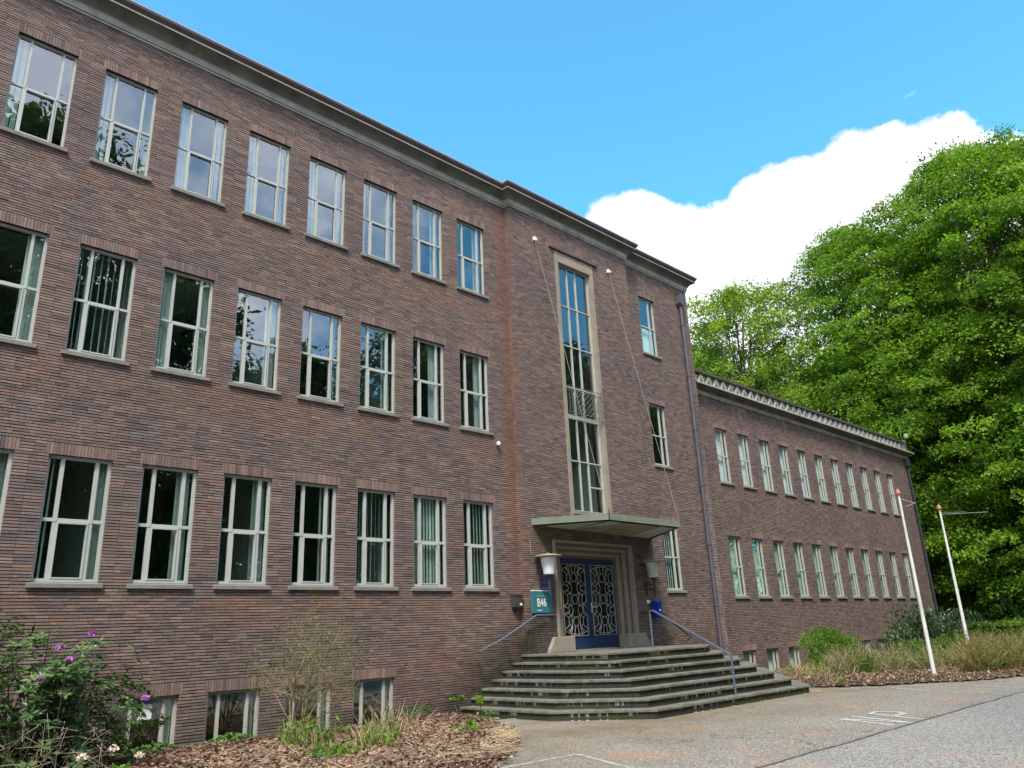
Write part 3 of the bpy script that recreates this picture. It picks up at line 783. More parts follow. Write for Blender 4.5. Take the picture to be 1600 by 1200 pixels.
# split in two legs and a head so that the faces stay simple
legL = [(-.245, 0), (-.125, 0), (-.012, .30), (-.012, .415), (-.06, .395), (-.078, .33)]
legR = [(-p, q) for p, q in reversed(legL)]
head = [(-.012, .30), (.012, .30), (.012, .415), (-.012, .415)]
for poly in (legL, head, legR): bm_.prism(poly, 'y', -.055, .055)
bal0 = None
n_b = 39
for i in range(n_b):
    x = 21.27+i*.50
    if bal0 is None:
        bm_.build('baluster', M['baluster'], None, bevel=.008); bal0 = bpy.data.objects['baluster']; o = bal0
    else: o = bal0.copy(); COL.objects.link(o)
    o.parent = bld; o.matrix_parent_inverse = PINV[bld.name]; o.location = (x, YW, 7.20)
g = MB(); g.box(40.78, 40.99, YW-.13, YW+.11, 7.15, 7.80); g.build('parapet_post', M['baluster'], bld, bevel=.01)

# ---- tall stair window in the bay
g = MB(); yo = YB-.012
g.box(13.71, 13.86, yo, .02, 1.70, 9.36); g.box(15.29, 15.44, yo, .02, 1.70, 9.36); g.box(13.71, 15.44, yo-.001, .02, 9.362, 9.72)
sf = g.build('stone_frame', M['surround'], bld, bevel=.006)
for z in (8.05, 6.75, 5.62, 4.15, 2.9):
    for (a, b) in ((13.709, 13.862), (15.288, 15.441)):
        j = MB(); j.box(a, b, yo-.0015, yo+.02, z, z+.012); j.build('stone_joint', M['sill'], sf, recalc=False)
d = MB(); d.box(13.48, 15.64, YB-.07, YB+.02, 9.722, 9.775); d.build('drip_stone', M['fascia'], sf, bevel=.004)
g = MB(); y0, y1 = YB+.10, YB+.17
XM = [14.34, 14.71]
def frame_bars(g, x0, x1, z0, z1, fw=.035):
    g.box(x0, x0+fw, y0, y1, z0, z1); g.box(x1-fw, x1, y0, y1, z0, z1); g.box(x0+fw, x1-fw, y0, y1, z1-fw, z1); g.box(x0+fw, x1-fw, y0, y1, z0, z0+fw)
frame_bars(g, 13.86, 15.29, 2.0, 9.36)
for x in XM: g.box(x-.015, x+.015, y0+.002, y1-.002, 2.035, 9.325)
for z in (8.04, 6.80, 5.53, 3.40): g.box(13.895, 15.255, y0+.004, y1-.004, z-.015, z+.015)
g.box(13.895, 15.255, y0-.01, y1-.003, 4.60, 4.72); g.box(14.73, 15.255, y0+.004, y1-.004, 2.70, 2.735)
tw = g.build('window', M['frame'], bld, recalc=False); prop(tw, label='tall stair window of narrow panes in a stone frame')
cx = [13.895, 14.32, 14.36, 14.69, 14.73, 15.255]; cz = [2.035, 3.378, 3.422, 4.60, 4.72, 5.508, 5.552, 6.778, 6.822, 8.018, 8.062, 9.325]
for k in range(0, 6, 2):
    for l in range(0, 12, 2): pane(tw, cx[k]-.006, cx[k+1]+.006, y0+.035, cz[l]-.006, cz[l+1]+.006)
s_ = MB(); s_.box(13.80, 15.36, YB-.07, y1, 1.90, 1.985); s_.build('sill', M['sill'], tw, bevel=.005)
s_ = MB(); s_.box(13.86, 15.29, YB+.01, .0, 1.60, 1.90); s_.build('stone_panel', M['surround'], tw)
# wrought balcony grille in front of it
bg_ = MB(); yy = YB-.05
for z in (5.50, 5.38, 4.66, 4.74): bg_.tube([(13.85, yy, z), (15.32, yy, z)], .010, 6)
for k in range(4): bg_.tube([(13.92+k*.11, yy, 4.70), (13.92+k*.11, yy, 5.40)], .007, 5); bg_.tube([(14.92+k*.11, yy, 4.70), (14.92+k*.11, yy, 5.40)], .007, 5)
for z in (4.95, 5.15): bg_.tube([(13.9, yy, z), (14.28, yy, z)], .006, 5); bg_.tube([(14.9, yy, z), (15.28, yy, z)], .006, 5)
for k in range(5): 
    bg_.tube([(14.26, yy-.01, 4.72+k*.16), (14.26+min(.64, .68-k*.13), yy-.01, 4.72+k*.16+min(.64, .68-k*.13))], .008, 5)
    bg_.tube([(14.90, yy-.02, 4.72+k*.16), (14.90-min(.64, .68-k*.13), yy-.02, 4.72+k*.16+min(.64, .68-k*.13))], .008, 5)
for k in range(1, 4):
    bg_.tube([(14.26+k*.16, yy-.01, 4.70), (14.90, yy-.01, 4.70+.64-k*.16)], .008, 5); bg_.tube([(14.90-k*.16, yy-.02, 4.70), (14.26, yy-.02, 4.70+.64-k*.16)], .008, 5)
for k in range(8): bg_.tube([(15.30, yy+.0, 4.66+k*.115), (15.34, yy-.03, 4.70+k*.115), (15.31, yy, 4.76+k*.115)], .012, 5)
bg_.build('balcony_grille', M['ironlight'], tw)

# ---- door surround, doors
g = MB(); g2 = MB()
for k in range(6):
    wd = .0867; a = 12.93+wd*k; b = 16.17-wd*k; zt = 1.19-.0685*k; ya = YB-.03+(.075 if k else 0)+.042*k; q = g if k in (0, 2, 4) else g2
    if k % 2 == 0 and k: ya -= .03
    q.box(a, a+wd, ya, .16, -1.54, zt-.0685); q.box(b-wd, b, ya, .16, -1.54, zt-.0685); q.box(a, b, ya, .16, zt-.0685, zt)
g.build('door_surround', M['surround'], bld, bevel=.008); g2.build('door_surround', M['surround_shade'], bld, bevel=.008)  # every other frame coloured darker to paint light and dark on the ridges
for sx in (-1, 1):
    p_ = [(14.55+sx*x, z) for x, z in ((2.02, -1.54), (1.99, -1.44), (1.90, -1.33), (1.84, -1.22), (1.80, -1.18), (1.10, -1.18), (1.10, -1.54))]
    b_ = MB(); b_.prism(p_, 'y', YB-.10, .05); b_.build('plinth_block', M['surround'], bld, bevel=.01)
th = MB(); th.box(13.45, 15.65, -.30, .3, -1.60, -1.515); th.build('threshold', M['sill'], bld, bevel=.005)
hd = MB(); hd.box(13.45, 15.65, .085, .16, .72, .80); hd.build('door_frame', M['blue'], bld)
def door_leaf(x0, x1, gx0, gx1, notch_right):
    g = MB(); ya, yb = .09, .145; zt, zb = .62, -1.18
    g.box(x0, gx0, ya, yb, -1.50, .72); g.box(gx1, x1, ya, yb, -1.50, .72); g.box(gx0, gx1, ya, yb, zt, .72); g.box(gx0, gx1, ya, yb, -1.50, zb)
    # round lock plate that cuts into the glass
    cxn = gx1 if notch_right else gx0; r = .155; V = []
    for k in range(17):
        a = PI*k/16; V.append((cxn + (-1 if notch_right else 1)*r*math.sin(a), -.50+r*1.05*math.cos(a)))
    g.prism(V, 'y', ya+.002, yb-.002)
    d = g.build('door', M['blue'], bld, recalc=True)
    gl = MB(); gl.add([(gx0-.01, .125, zb-.01), (gx1+.01, .125, zb-.01), (gx1+.01, .125, zt+.01), (gx0-.01, .125, zt+.01)], [(0, 1, 2, 3)]); gl.build('pane', M['doorglass'], d, recalc=False)
    # grille
    k_ = MB(); yg = .072; W_ = gx1-gx0; H_ = zt-zb; cx_ = (gx0+gx1)/2; rr = .0085
    def P(u, v): return (cx_+u*W_/2, yg, zt-v*H_)
    def curve(pts, n=10):
        """smooth curve through points in (u,v)"""
        out = []
        pts = [pts[0]]+list(pts)+[pts[-1]]
        for i in range(1, len(pts)-2):
            for s in range(n):
                t_ = s/n; p0, p1, p2, p3 = pts[i-1:i+3]
                out.append(tuple(.5*((2*p1[j])+(-p0[j]+p2[j])*t_+(2*p0[j]-5*p1[j]+4*p2[j]-p3[j])*t_*t_+(-p0[j]+3*p1[j]-3*p2[j]+p3[j])*t_**3) for j in (0, 1)))
        out.append(pts[-1][:2]); k_.tube([P(*q) for q in out], rr, 5)
    s = -1 if notch_right else 1        # side that carries the lock plate is -s*... (plate at +1 when notch_right)
    nt_ = 1 if notch_right else -1
    for (a, b) in (((-1, 0), (1, 0)), ((-1, 1), (1, 1))): k_.tube([P(*a), P(*b)], rr, 5)
    k_.tube([P(-nt_, 0), P(-nt_, 1)], rr*1.1, 5); k_.tube([P(nt_, 0), P(nt_, .535)], rr*1.1, 5); k_.tube([P(nt_, .71), P(nt_, 1)], rr*1.1, 5)
    cs = [.185, .495, .805]; 
    for c_ in cs:
        k_.tube([P(.24*math.cos(a), c_+.062*math.sin(a)) for a in [2*PI*i/20 for i in range(21)]], rr, 5, cap=False)
        for sg in (-1, 1):
            # octagonal side lights, two nested brackets
            curve([(sg*.98, c_-.105), (sg*.66, c_-.06), (sg*.60, c_), (sg*.66, c_+.055), (sg*.98, c_+.10)], 6)
            curve([(sg*.70, c_-.135), (sg*.40, c_-.075), (sg*.335, c_), (sg*.40, c_+.075), (sg*.70, c_+.125)], 8)
    for a, b in ((cs[0], cs[1]), (cs[1], cs[2])):
        m_ = (a+b)/2
        for sg in (-1, 1):
            curve([(sg*.10, a+.062), (sg*.30, a+.085), (sg*.22, m_), (sg*.30, b-.085), (sg*.10, b-.062)], 8)
            if not (m_ > .6 and sg == nt_):
                curve([(sg*.98, a+.10), (sg*.62, a+.125), (sg*.50, m_), (sg*.62, b-.125), (sg*.98, b-.105)], 8)
            curve([(sg*.62, a+.06), (sg*.30, a+.10)], 3); curve([(sg*.62, b-.06), (sg*.30, b-.10)], 3)
    # lock circle arc
    arc = [(nt_*(1-.36*math.sin(PI*i/12)), .622-.09*math.cos(PI*i/12)) for i in range(13)]
    k_.tube([P(*q) for q in arc], rr*1.2, 5)
    # fans at top and bottom
    for sg in (-1, 1):
        curve([(sg*1, .075), (sg*.55, .035), (0, .022)], 6); curve([(sg*1, .925), (sg*.55, .965), (0, .98)], 6)
        for (u0, u1) in ((.10, .22), (.32, .5)):
            k_.tube([P(sg*u0, cs[0]-.06), P(sg*u1, .0)], rr, 5); k_.tube([P(sg*u0, cs[2]+.06), P(sg*u1, 1.0)], rr, 5)
        curve([(sg*.60, .05), (sg*.44, .10), (sg*.50, .16)], 5); curve([(sg*.60, .95), (sg*.44, .90), (sg*.50, .84)], 5)
    k_.build('grille', M['grille'], d, recalc=False, smooth=True)
    return d
t = MT('dark_door_glass', 0.06, 0.6); M['doorglass'] = t.color(t.mix(t.ramp(t.noise(3, 3), .3, .7), (0.006, 0.010, 0.009), (0.02, 0.03, 0.024)))
dl = door_leaf(13.452, 14.545, 13.51, 14.41, True); dr = door_leaf(14.555, 15.648, 14.65, 15.57, False)
h = MB(); h.box(14.60, 14.635, .062, .09, -.62, -.36); h.tube([(14.617, .07, -.47), (14.617, .02, -.47), (14.75, .02, -.475)], .014, 8); h.build('handle', M['flash'], dr, smooth=True)
prop(dl, label='left blue door leaf with cream wrought grille'); prop(dr, label='right blue door leaf with the handle and cream grille')

# ---- canopy
def cz_(x): return 1.49-.05*(x-13.2)/2.7
pl = [(12.20, YB-.001), (13.20, -1.88), (15.88, -2.10), (17.19, YB-.001)]
can = MB()
V = []; F = []
for (x, y) in pl: V += [(x, y, cz_(x)), (x, y, cz_(x)+.165)]
can.add([V[i] for i in range(8)], [(0, 2, 3, 1), (2, 4, 5, 3), (4, 6, 7, 5), (6, 0, 1, 7), (1, 3, 5, 7)])
M['canopy'] = simple('mossy_green_grey_zinc', (0.165, 0.18, 0.135), 0.7, 0.15, 5, 0.3, dirt=(0.12, 0.14, 0.07), dirt_amt=0.6)
M['soffit'] = simple('grey_green_soffit_sheet', (0.36, 0.40, 0.38), 0.6, 0.12, 2, 0.35, dirt=(0.15, 0.14, 0.10), dirt_amt=0.5)
M['soffit_rust'] = simple('rust_stained_soffit', (0.28, 0.245, 0.175), 0.8, 0.3, 2.5, 0.2, dirt=(0.10, 0.055, 0.03), dirt_amt=0.8)
cn = can.build('canopy', M['canopy'], bld); prop(cn, label='flat angular metal canopy over the door')
# soffit panels: fan of four sheets below
inner_pl = [(12.62, YB-.12), (13.33, -1.74), (15.80, -1.94), (16.85, YB-.12)]
def lerp(a, b, t_): return (a[0]+(b[0]-a[0])*t_, a[1]+(b[1]-a[1])*t_)
back = [inner_pl[0], inner_pl[3]]; frontp = [inner_pl[1], inner_pl[2]]
for k, (ta, tb, mt_) in enumerate(((0, .22, 'soffit'), (.24, .48, 'soffit_rust'), (.50, .76, 'soffit_rust'), (.78, 1, 'soffit'))):
    q = [lerp(*frontp, ta), lerp(*frontp, tb), lerp(*back, tb), lerp(*back, ta)]
    s_ = MB(); s_.add([(x, y, cz_(x)-.004) for x, y in q]+[(x, y, cz_(x)-.022) for x, y in q], [(4, 5, 6, 7), (0, 1, 5, 4), (1, 2, 6, 5), (2, 3, 7, 6), (3, 0, 4, 7)])
    s_.build('soffit_panel', M[mt_], cn)
e_ = MB(); e_.tube([(13.20, -1.90, cz_(13.2)-.03), (13.20, -1.91, cz_(13.2)+.24)], .012, 6); e_.tube([(13.2, -1.90, cz_(13.2)-.03), (13.6, YB, cz_(13.2)-.02)], .012, 6); e_.build('strap', M['black'], cn)
for (ax, cxp) in ((12.88, (13.20, -1.88)), (16.21, (15.88, -2.10))):
    c_ = MB(); c_.tube([(ax, YB-.03, 9.75), (cxp[0], cxp[1], cz_(cxp[0])+.16)], .0055, 5); c_.build('stay_cable', M['cable'], cn)
    a_ = MB(); a_.box(ax-.05, ax+.05, YB-.07, YB+.0, 9.71, 9.83); a_.tube([(ax, YB-.09, 9.75), (ax, YB-.15, 9.70)], .02, 6); a_.build('cable_anchor', M['white'], cn, bevel=.008)

# ---- drainpipes
def drainpipe(x, y, ztop, mat, w=.15):
    g = MB(); g.tube([(x, y, ztop-.42), (x, y, GZ-.02)], .058, 12)
    p = g.build('drainpipe', mat, bld, smooth=True)
    h_ = MB(); h_.prism([(x-w, ztop-.06), (x-w-.02, ztop), (x+w+.02, ztop), (x+w, ztop-.06), (x+w*.92, ztop-.36), (x+w*.45, ztop-.45), (x-w*.45, ztop-.45), (x-w*.92, ztop-.36)], 'y', y-.12, y+.09)
    h_.build('hopper', mat, p, bevel=.008)
    z = ztop-1.2; 
    while z > GZ+.5:
        b_ = MB(); b_.lathe((x, y, z), [(.058, 0), (.072, .004), (.072, .05), (.058, .054)], 12); b_.box(x-.01, x+.01, y+.05, y+.10, z+.01, z+.04); b_.build('pipe_bracket', mat, p)
        z -= 1.9
    return p
drainpipe(20.38, -.11, 10.20, M['pipe']); drainpipe(40.62, YW-.11, 6.76, M['darkpipe'])
# ================================================================== ENTRANCE STEPS
def step_material():
    t = MT('weathered_step_stone', 0.9, 0.2); X, Y, Z = t.xyz()
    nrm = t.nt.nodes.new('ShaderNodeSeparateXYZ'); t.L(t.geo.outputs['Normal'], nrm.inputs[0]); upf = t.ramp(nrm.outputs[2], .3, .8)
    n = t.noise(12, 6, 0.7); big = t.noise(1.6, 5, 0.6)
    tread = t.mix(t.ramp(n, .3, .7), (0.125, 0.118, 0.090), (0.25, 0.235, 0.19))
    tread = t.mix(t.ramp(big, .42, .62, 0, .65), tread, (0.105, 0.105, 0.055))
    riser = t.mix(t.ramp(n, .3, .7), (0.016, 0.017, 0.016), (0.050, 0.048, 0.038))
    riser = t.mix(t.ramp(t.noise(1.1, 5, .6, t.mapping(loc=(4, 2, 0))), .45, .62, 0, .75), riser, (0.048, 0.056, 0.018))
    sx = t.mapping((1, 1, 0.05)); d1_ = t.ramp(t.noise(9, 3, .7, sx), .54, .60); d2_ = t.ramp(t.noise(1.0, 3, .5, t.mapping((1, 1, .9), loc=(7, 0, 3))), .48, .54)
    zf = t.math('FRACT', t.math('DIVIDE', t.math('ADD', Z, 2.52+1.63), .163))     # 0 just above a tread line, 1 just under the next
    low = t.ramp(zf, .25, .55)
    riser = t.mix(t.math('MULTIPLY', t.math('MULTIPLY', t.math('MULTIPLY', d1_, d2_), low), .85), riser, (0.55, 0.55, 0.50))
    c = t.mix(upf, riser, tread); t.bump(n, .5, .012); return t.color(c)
M['step'] = step_material()
M['tread'] = simple('tread_stone', (0.150, 0.143, 0.120), 0.9, 0.40, 5, 0.2, bump=0.4, dirt=(0.060, 0.064, 0.034), dirt_amt=0.9)
st = empty('entrance_steps', (14.5, -2.2, GZ), 'wide dark stone entrance steps with seven angular treads in front of the blue door', 'steps')
def inset(poly, d):
    """move each edge of an open polyline inwards (to the left of travel) by d"""
    cxm = sum(p[0] for p in poly)/len(poly); out = []
    n = len(poly)
    for i, p in enumerate(poly):
        p = Vector(p)
        es = []
        if i > 0: es.append((p-Vector(poly[i-1])).normalized())
        if i < n-1: es.append((Vector(poly[i+1])-p).normalized())
        ns = [Vector((-e.y, e.x)) for e in es]
        if len(ns) == 1: o = ns[0]
        else:
            o = (ns[0]+ns[1]).normalized(); o = o/max(.3, o.dot(ns[0]))
        out.append(tuple(p+o*d))
    return out
RI = .163
for i in range(7):
    z = -2.52+RI*i; a = .32*i
    P_ = [(9.92+a, -.004), (9.92+a, -2.70+.15*i), (11.05+.15*i, -4.42+.31*i), (17.10-.215*i, -4.45+.315*i), (19.18-.33*i, -2.85+.18*i), (19.18-.33*i, -.004)]
    # joints: split the tread along the front into slabs
    Pin = inset(P_, .035)
    g = MB(); zb = z-RI+ (.0 if i else -.03)
    g.prism(Pin, 'z', zb, z-.048); o = g.build('riser', M['step'], st)
    g = MB(); g.prism(P_, 'z', z-.048, z); t_ = g.build('tread', M['tread'], st, bevel=.009)
    g = MB()
    for xj in np.arange(12.0+.37*(i % 3), 17.0-.215*i, 1.45): g.box(xj, xj+.006, P_[2][1]-.003, P_[2][1]+.30, z-.046, z+.0016)
    g.build('slab_joint', M['greybox'], t_, recalc=False)

# ================================================================== RAILS
w = empty('wall_handrail', (11.4, -.33, -1.2), 'thin blue-grey handrail bent along the brick wall left of the steps under the teal sign', 'handrail')
g = MB(); pts = [(10.36, -.12, -1.42), (10.33, -.30, -1.40), (10.50, -.33, -1.32), (10.95, -.33, -1.17), (11.5, -.33, -.93), (12.09, -.33, -.665), (12.72, -.33, -.66), (12.74, -.22, -.66)]
g.tube(pts, .020, 8); g.build('rail', M['railblue'], w, smooth=True)
g = MB()
for x, z in ((11.2, -1.06), (12.4, -.665)): g.tube([(x, -.33, z-.01), (x, -.33, z-.06), (x, -.19 if x > 11.9 else .01, z-.06)], .009, 6)
g.build('rail_bracket', M['railblue'], w)
w2 = empty('wall_handrail', (17.6, -.33, -1.2), 'thin black handrail bent along the brick wall right of the door', 'handrail')
g = MB(); pts = [(16.34, -.22, -.66), (16.36, -.33, -.66), (17.0, -.33, -.665), (17.6, -.33, -.93), (18.3, -.33, -1.27), (18.5, -.33, -1.35), (18.3, -.33, -1.45)]
g.tube(pts, .020, 8); g.build('rail', M['black'], w2, smooth=True)
w3 = empty('stair_railing', (14.7, -2.9, -2.5), 'blue-grey tubular stair railing with two posts crossing the entrance steps', 'railing')
tp, bt = (15.08, -1.45), (14.10, -4.24)
g = MB(); g.tube([(tp[0], tp[1], -1.56), (tp[0], tp[1], -.66), (tp[0]+(bt[0]-tp[0])*.05, tp[1]+(bt[1]-tp[1])*.05, -.65), (bt[0], bt[1], -1.70), (bt[0], bt[1], -2.54)], .024, 10)
g.build('rail', M['railblue'], w3, smooth=True)
for (x, y, z) in ((tp[0], tp[1], -1.54), (bt[0], bt[1], -2.52)):
    b = MB(); b.lathe((x, y, z), [(.05, 0), (.05, .012), (.028, .02)], 12); b.build('base_plate', M['railblue'], w3)

# ================================================================== WALL LAMPS
def wall_lamp(name, label, glassmat, armmat, loc):
    """origin on the wall behind the lamp"""
    e = bpy.data.objects.new(name, None); link(e); e.empty_display_size = .2; e.location = loc
    prop(e, label, 'wall lamp', 'lamps either side of the door')
    g = MB(); g.lathe((0, -.30, .0), [(.125, .30), (.135, .31), (.185, .62), (.192, .70), (.185, .72)], 24); g.build('lamp_glass', glassmat, e, smooth=True)
    g = MB(); g.lathe((0, -.30, .0), [(.215, .715), (.335, .735), (.325, .75), (.18, .785), (.05, .80), (.02, .82)], 28); g.build('lamp_hat', M['lamphat'], e, smooth=True)
    g = MB(); g.lathe((0, -.30, .0), [(.03, -.20), (.034, -.19), (.034, .22), (.075, .25), (.115, .295)], 16)
    g.box(-.022, .022, -.30, -.02, -.045, .0); g.box(-.018, .018, -.30, -.02, .10, .135); g.tube([(0, -.03, .14), (0, -.12, .20), (0, -.2, .12), (0, -.12, .0)], .010, 6)
    g.build('lamp_arm', armmat, e, smooth=False, bevel=.0)
    g = MB(); g.box(-.05, .05, -.022, .0, -.18, .20); g.build('wall_plate', armmat, e, bevel=.004)
    return e
l1 = wall_lamp('wall_lamp', 'white glass wall lamp with wide mossy hat above the teal sign, left of the door', M['lampglass'], M['armblue'], (12.42, YB-.003, -.02))
l2 = wall_lamp('wall_lamp', 'yellowed glass wall lamp with wide hat right of the door, near the blue letterbox', M['lampglass_old'], M['greybox'], (16.68, YB-.003, -.02))
cd_ = MB(); cd_.tube([(-.31, -.02, .78), (-.32, -.02, 1.0), (-.33, -.02, 1.2)], .008, 5); cd_.build('cable', M['cable'], l1)
# ================================================================== SIGN
sg = empty('building_sign', (12.4, YB-.05, -.36), 'square teal building sign with white lettering B46 left of the blue door', 'sign')
g = MB(); g.box(12.05, 12.745, YB-.055, YB-.004, -.61, -.10); g.build('sign_panel', M['teal'], sg, bevel=.004)
g = MB(); g.box(12.05, 12.745, YB-.060, YB-.002, -.098, -.075); g.build('sign_edge_highlight', M['white'], sg)  # white strip paints the highlight along the top edge of the sign
def text_mesh(body, size, x, y, z, parent, mat, sx=1.0, off=0.0):
    cu = bpy.data.curves.new('lettering', 'FONT'); cu.body = body; cu.size = size; cu.extrude = .0015; cu.offset = off
    o = bpy.data.objects.new('lettering_tmp', cu); link(o)
    bpy.context.view_layer.update(); dg = bpy.context.evaluated_depsgraph_get()
    me = bpy.data.meshes.new_from_object(o.evaluated_get(dg)); bpy.data.objects.remove(o, do_unlink=True); me.name = 'lettering'
    me.transform(Matrix.Translation((x, y, z)) @ Matrix.Rotation(PI/2, 4, 'X') @ Matrix.Diagonal((sx, 1, 1, 1)))
    me.materials.clear(); return mesh_obj('lettering', me, mat, parent)
text_mesh('B46', .265, 12.20, YB-.0575, -.455, sg, M['white'], .80, .002)
g = MB(); g.box(12.20, 12.56, YB-.0575, YB-.05, -.212, -.207); 
for k in range(9): g.box(12.205+k*.020, 12.219+k*.020, YB-.0575, YB-.05, -.556, -.556+.016+.006*((k*7) % 3 == 0))
g.build('sign_line', M['white'], sg, recalc=False)

# ================================================================== SMALL WALL FITTINGS
pb = empty('letterbox', (16.9, YB-.2, -.58), 'bright blue rounded letterbox by the right handrail', 'letterbox')
g = MB(); g.box(16.82, 17.02, YB-.24, YB-.04, -.80, -.40)
g.build('box', M['postblue'], pb, bevel=.02, smooth=True)
g = MB(); g.prism([(YB-.255, -.402), (YB-.02, -.402), (YB-.03, -.36), (YB-.12, -.335), (YB-.21, -.35)], 'x', 16.808, 17.032); g.build('lid', M['postblue'], pb, bevel=.006)
g = MB(); g.box(16.88, 16.96, YB-.244, YB-.238, -.62, -.57); g.build('sticker', M['white'], pb)
wb = empty('wall_box', (11.71, -.08, -.33), 'small dark grey metal box with a white button on the brick wall', 'control box')
g = MB(); g.box(11.58, 11.84, -.15, -.002, -.46, -.19); g.prism([(-.17, -.188), (-.002, -.188), (-.002, -.16)], 'x', 11.57, 11.85); g.build('box', M['greybox'], wb, bevel=.006)
g = MB(); g.tube([(11.77, -.149, -.40), (11.77, -.165, -.40)], .032, 14); g.build('button', M['white'], wb)
g = MB(); g.tube([(11.66, -.07, -.46), (11.66, -.07, -.52), (11.66, .01, -.55)], .02, 8); g.build('conduit', M['black'], wb)
db = empty('doorbell', (16.71, YB-.03, -.36), 'small round white doorbell on the brick right of the door surround', 'doorbell')
g = MB(); g.tube([(16.71, YB, -.36), (16.71, YB-.05, -.36)], [.06, .05], 16); g.build('button', M['white'], db, smooth=True)
g = MB(); g.tube([(16.71, YB, -.44), (16.71, YB-.02, -.44)], .03, 12); g.build('cap', M['greybox'], db)
kb = empty('wall_spotlight', (11.31, -.05, 3.50), 'tiny white sensor fitting on the brick near the inner corner of the bay', 'sensor')
g = MB(); g.lathe((11.31, -.07, 3.45), [(.02, 0), (.05, .02), (.055, .07), (.03, .11)], 14); g.box(11.30, 11.32, -.06, .0, 3.51, 3.53); g.build('housing', M['white'], kb, smooth=False)
cm_ = empty('roof_camera', (40.75, .1, 7.8), 'pale round dome camera on a bracket at the far end of the wing parapet', 'camera')
g = MB(); g.lathe((40.62, YW-.34, 7.82), [(.03, 0), (.10, .03), (.125, .12), (.10, .21), (.03, .25)], 18); g.build('dome', simple('cream_dome', (.6, .52, .34), .4), cm_, smooth=True)
g = MB(); g.tube([(40.62, YW-.30, 7.86), (40.66, YW-.05, 7.78), (40.85, YW-.02, 7.70)], .03, 8); g.build('bracket', M['coping'], cm_)

# ================================================================== FLAGPOLES
def flagpole(loc, label, arm):
    e = bpy.data.objects.new('flagpole', None); link(e); e.location = loc; prop(e, label, 'flagpole', 'flagpoles in the planting bed')
    g = MB(); g.tube([(0, 0, -.1), (0, 0, 1.0), (0, 0, 3.2), (0, 0, 4.98)], [.056, .053, .042, .028], 16); g.build('pole', M['pole'], e, smooth=True)
    g = MB(); g.lathe((0, 0, 4.96), [(.034, 0), (.072, .02), (.075, .075), (.048, .125), (.013, .17), (.004, .2)], 18); g.build('finial', M['orange'], e, smooth=True)
    g = MB()
    for p_, r_ in arm: g.tube(p_, r_, 6)
    g.build('flag_arm', M['frame_dirty'], e)
    g = MB(); g.box(.05, .10, -.012, .012, 1.1, 1.24); g.tube([(.07, 0, 1.17), (.045, -.01, 3.0), (.04, -.02, 4.9)], .004, 4); g.build('halyard', M['white'], e)
    return e
flagpole((21.66, -5.70, GZ), 'nearer white flagpole with orange knob, standing at the edge of the dry stems',
         [([(0, 0, 4.86), (.30, -.30, 4.70)], .008), ([(.10, -.10, 4.62), (.32, -.32, 4.72)], .006)])
flagpole((26.35, -5.25, GZ), 'farther white flagpole with orange knob and long thin flag arm, behind the shrubs',
         [([(0, 0, 4.80), (1.5, -1.0, 4.86)], .007), ([(0, 0, 4.86), (.8, -.55, 4.87)], .004)])

# ================================================================== VEGETATION
def leaf_mat(name, rough=.6, trans=.35, sat=1.0):
    t = MT(name, rough, .25); nt = t.nt
    c = t.mix(1.0, t.attr(), t.mix(t.ramp(t.noise(1.2, 3, .6), .3, .7), (.80, .84, .85), (1.18, 1.13, 1.05)), 'MULTIPLY')
    t.set(t.b.inputs['Base Color'], c)
    tl = nt.nodes.new('ShaderNodeBsdfTranslucent'); mx = nt.nodes.new('ShaderNodeMixShader'); mx.inputs[0].default_value = trans
    c2_ = t.mix(1.0, c, (1.25, 1.35, .55), 'MULTIPLY'); t.L(c2_, tl.inputs[0])
    out = nt.nodes['Material Output']; t.L(t.b.outputs[0], mx.inputs[1]); t.L(tl.outputs[0], mx.inputs[2]); t.L(mx.outputs[0], out.inputs[0]); return t.mat
M['leaf'] = leaf_mat('beech_leaf', .55, .42); M['leaf_glossy'] = leaf_mat('evergreen_leaf', .35, .12); M['dry'] = leaf_mat('dry_stem', .8, .05)
M['bark'] = simple('grey_brown_bark', (0.085, 0.075, 0.06), 0.95, 0.3, 5, 0.1, bump=0.6, dirt=(0.05, 0.06, 0.03))
M['twig'] = simple('pale_brown_twig', (0.24, 0.19, 0.125), 0.9, 0.25, 8, 0.1)
def unit(v): return v/np.maximum(1e-9, np.linalg.norm(v, axis=-1, keepdims=True))
def leaves(name, C_, D_, NRM, L_, Wf, cols, mat, parent=None, kind=None, fold=0.0):
    """diamond leaves: centres C, long axis D, normal NRM, length L, width = L*Wf"""
    D_ = unit(D_); S_ = unit(np.cross(D_, NRM)); L_ = np.asarray(L_).reshape(-1, 1)
    n = len(C_); V = np.empty((n, 4, 3)); V[:, 0] = C_-D_*L_*.5; V[:, 2] = C_+D_*L_*.5
    V[:, 1] = C_+S_*L_*Wf*.5; V[:, 3] = C_-S_*L_*Wf*.5
    if fold:
        up_ = unit(np.cross(S_, D_)); V[:, 1] += up_*L_*fold; V[:, 3] += up_*L_*fold
    F = np.arange(n*4).reshape(n, 4)
    return prop(mesh_obj(name, mesh_np(name, V.reshape(-1, 3), F, cols), mat, parent), kind=kind)
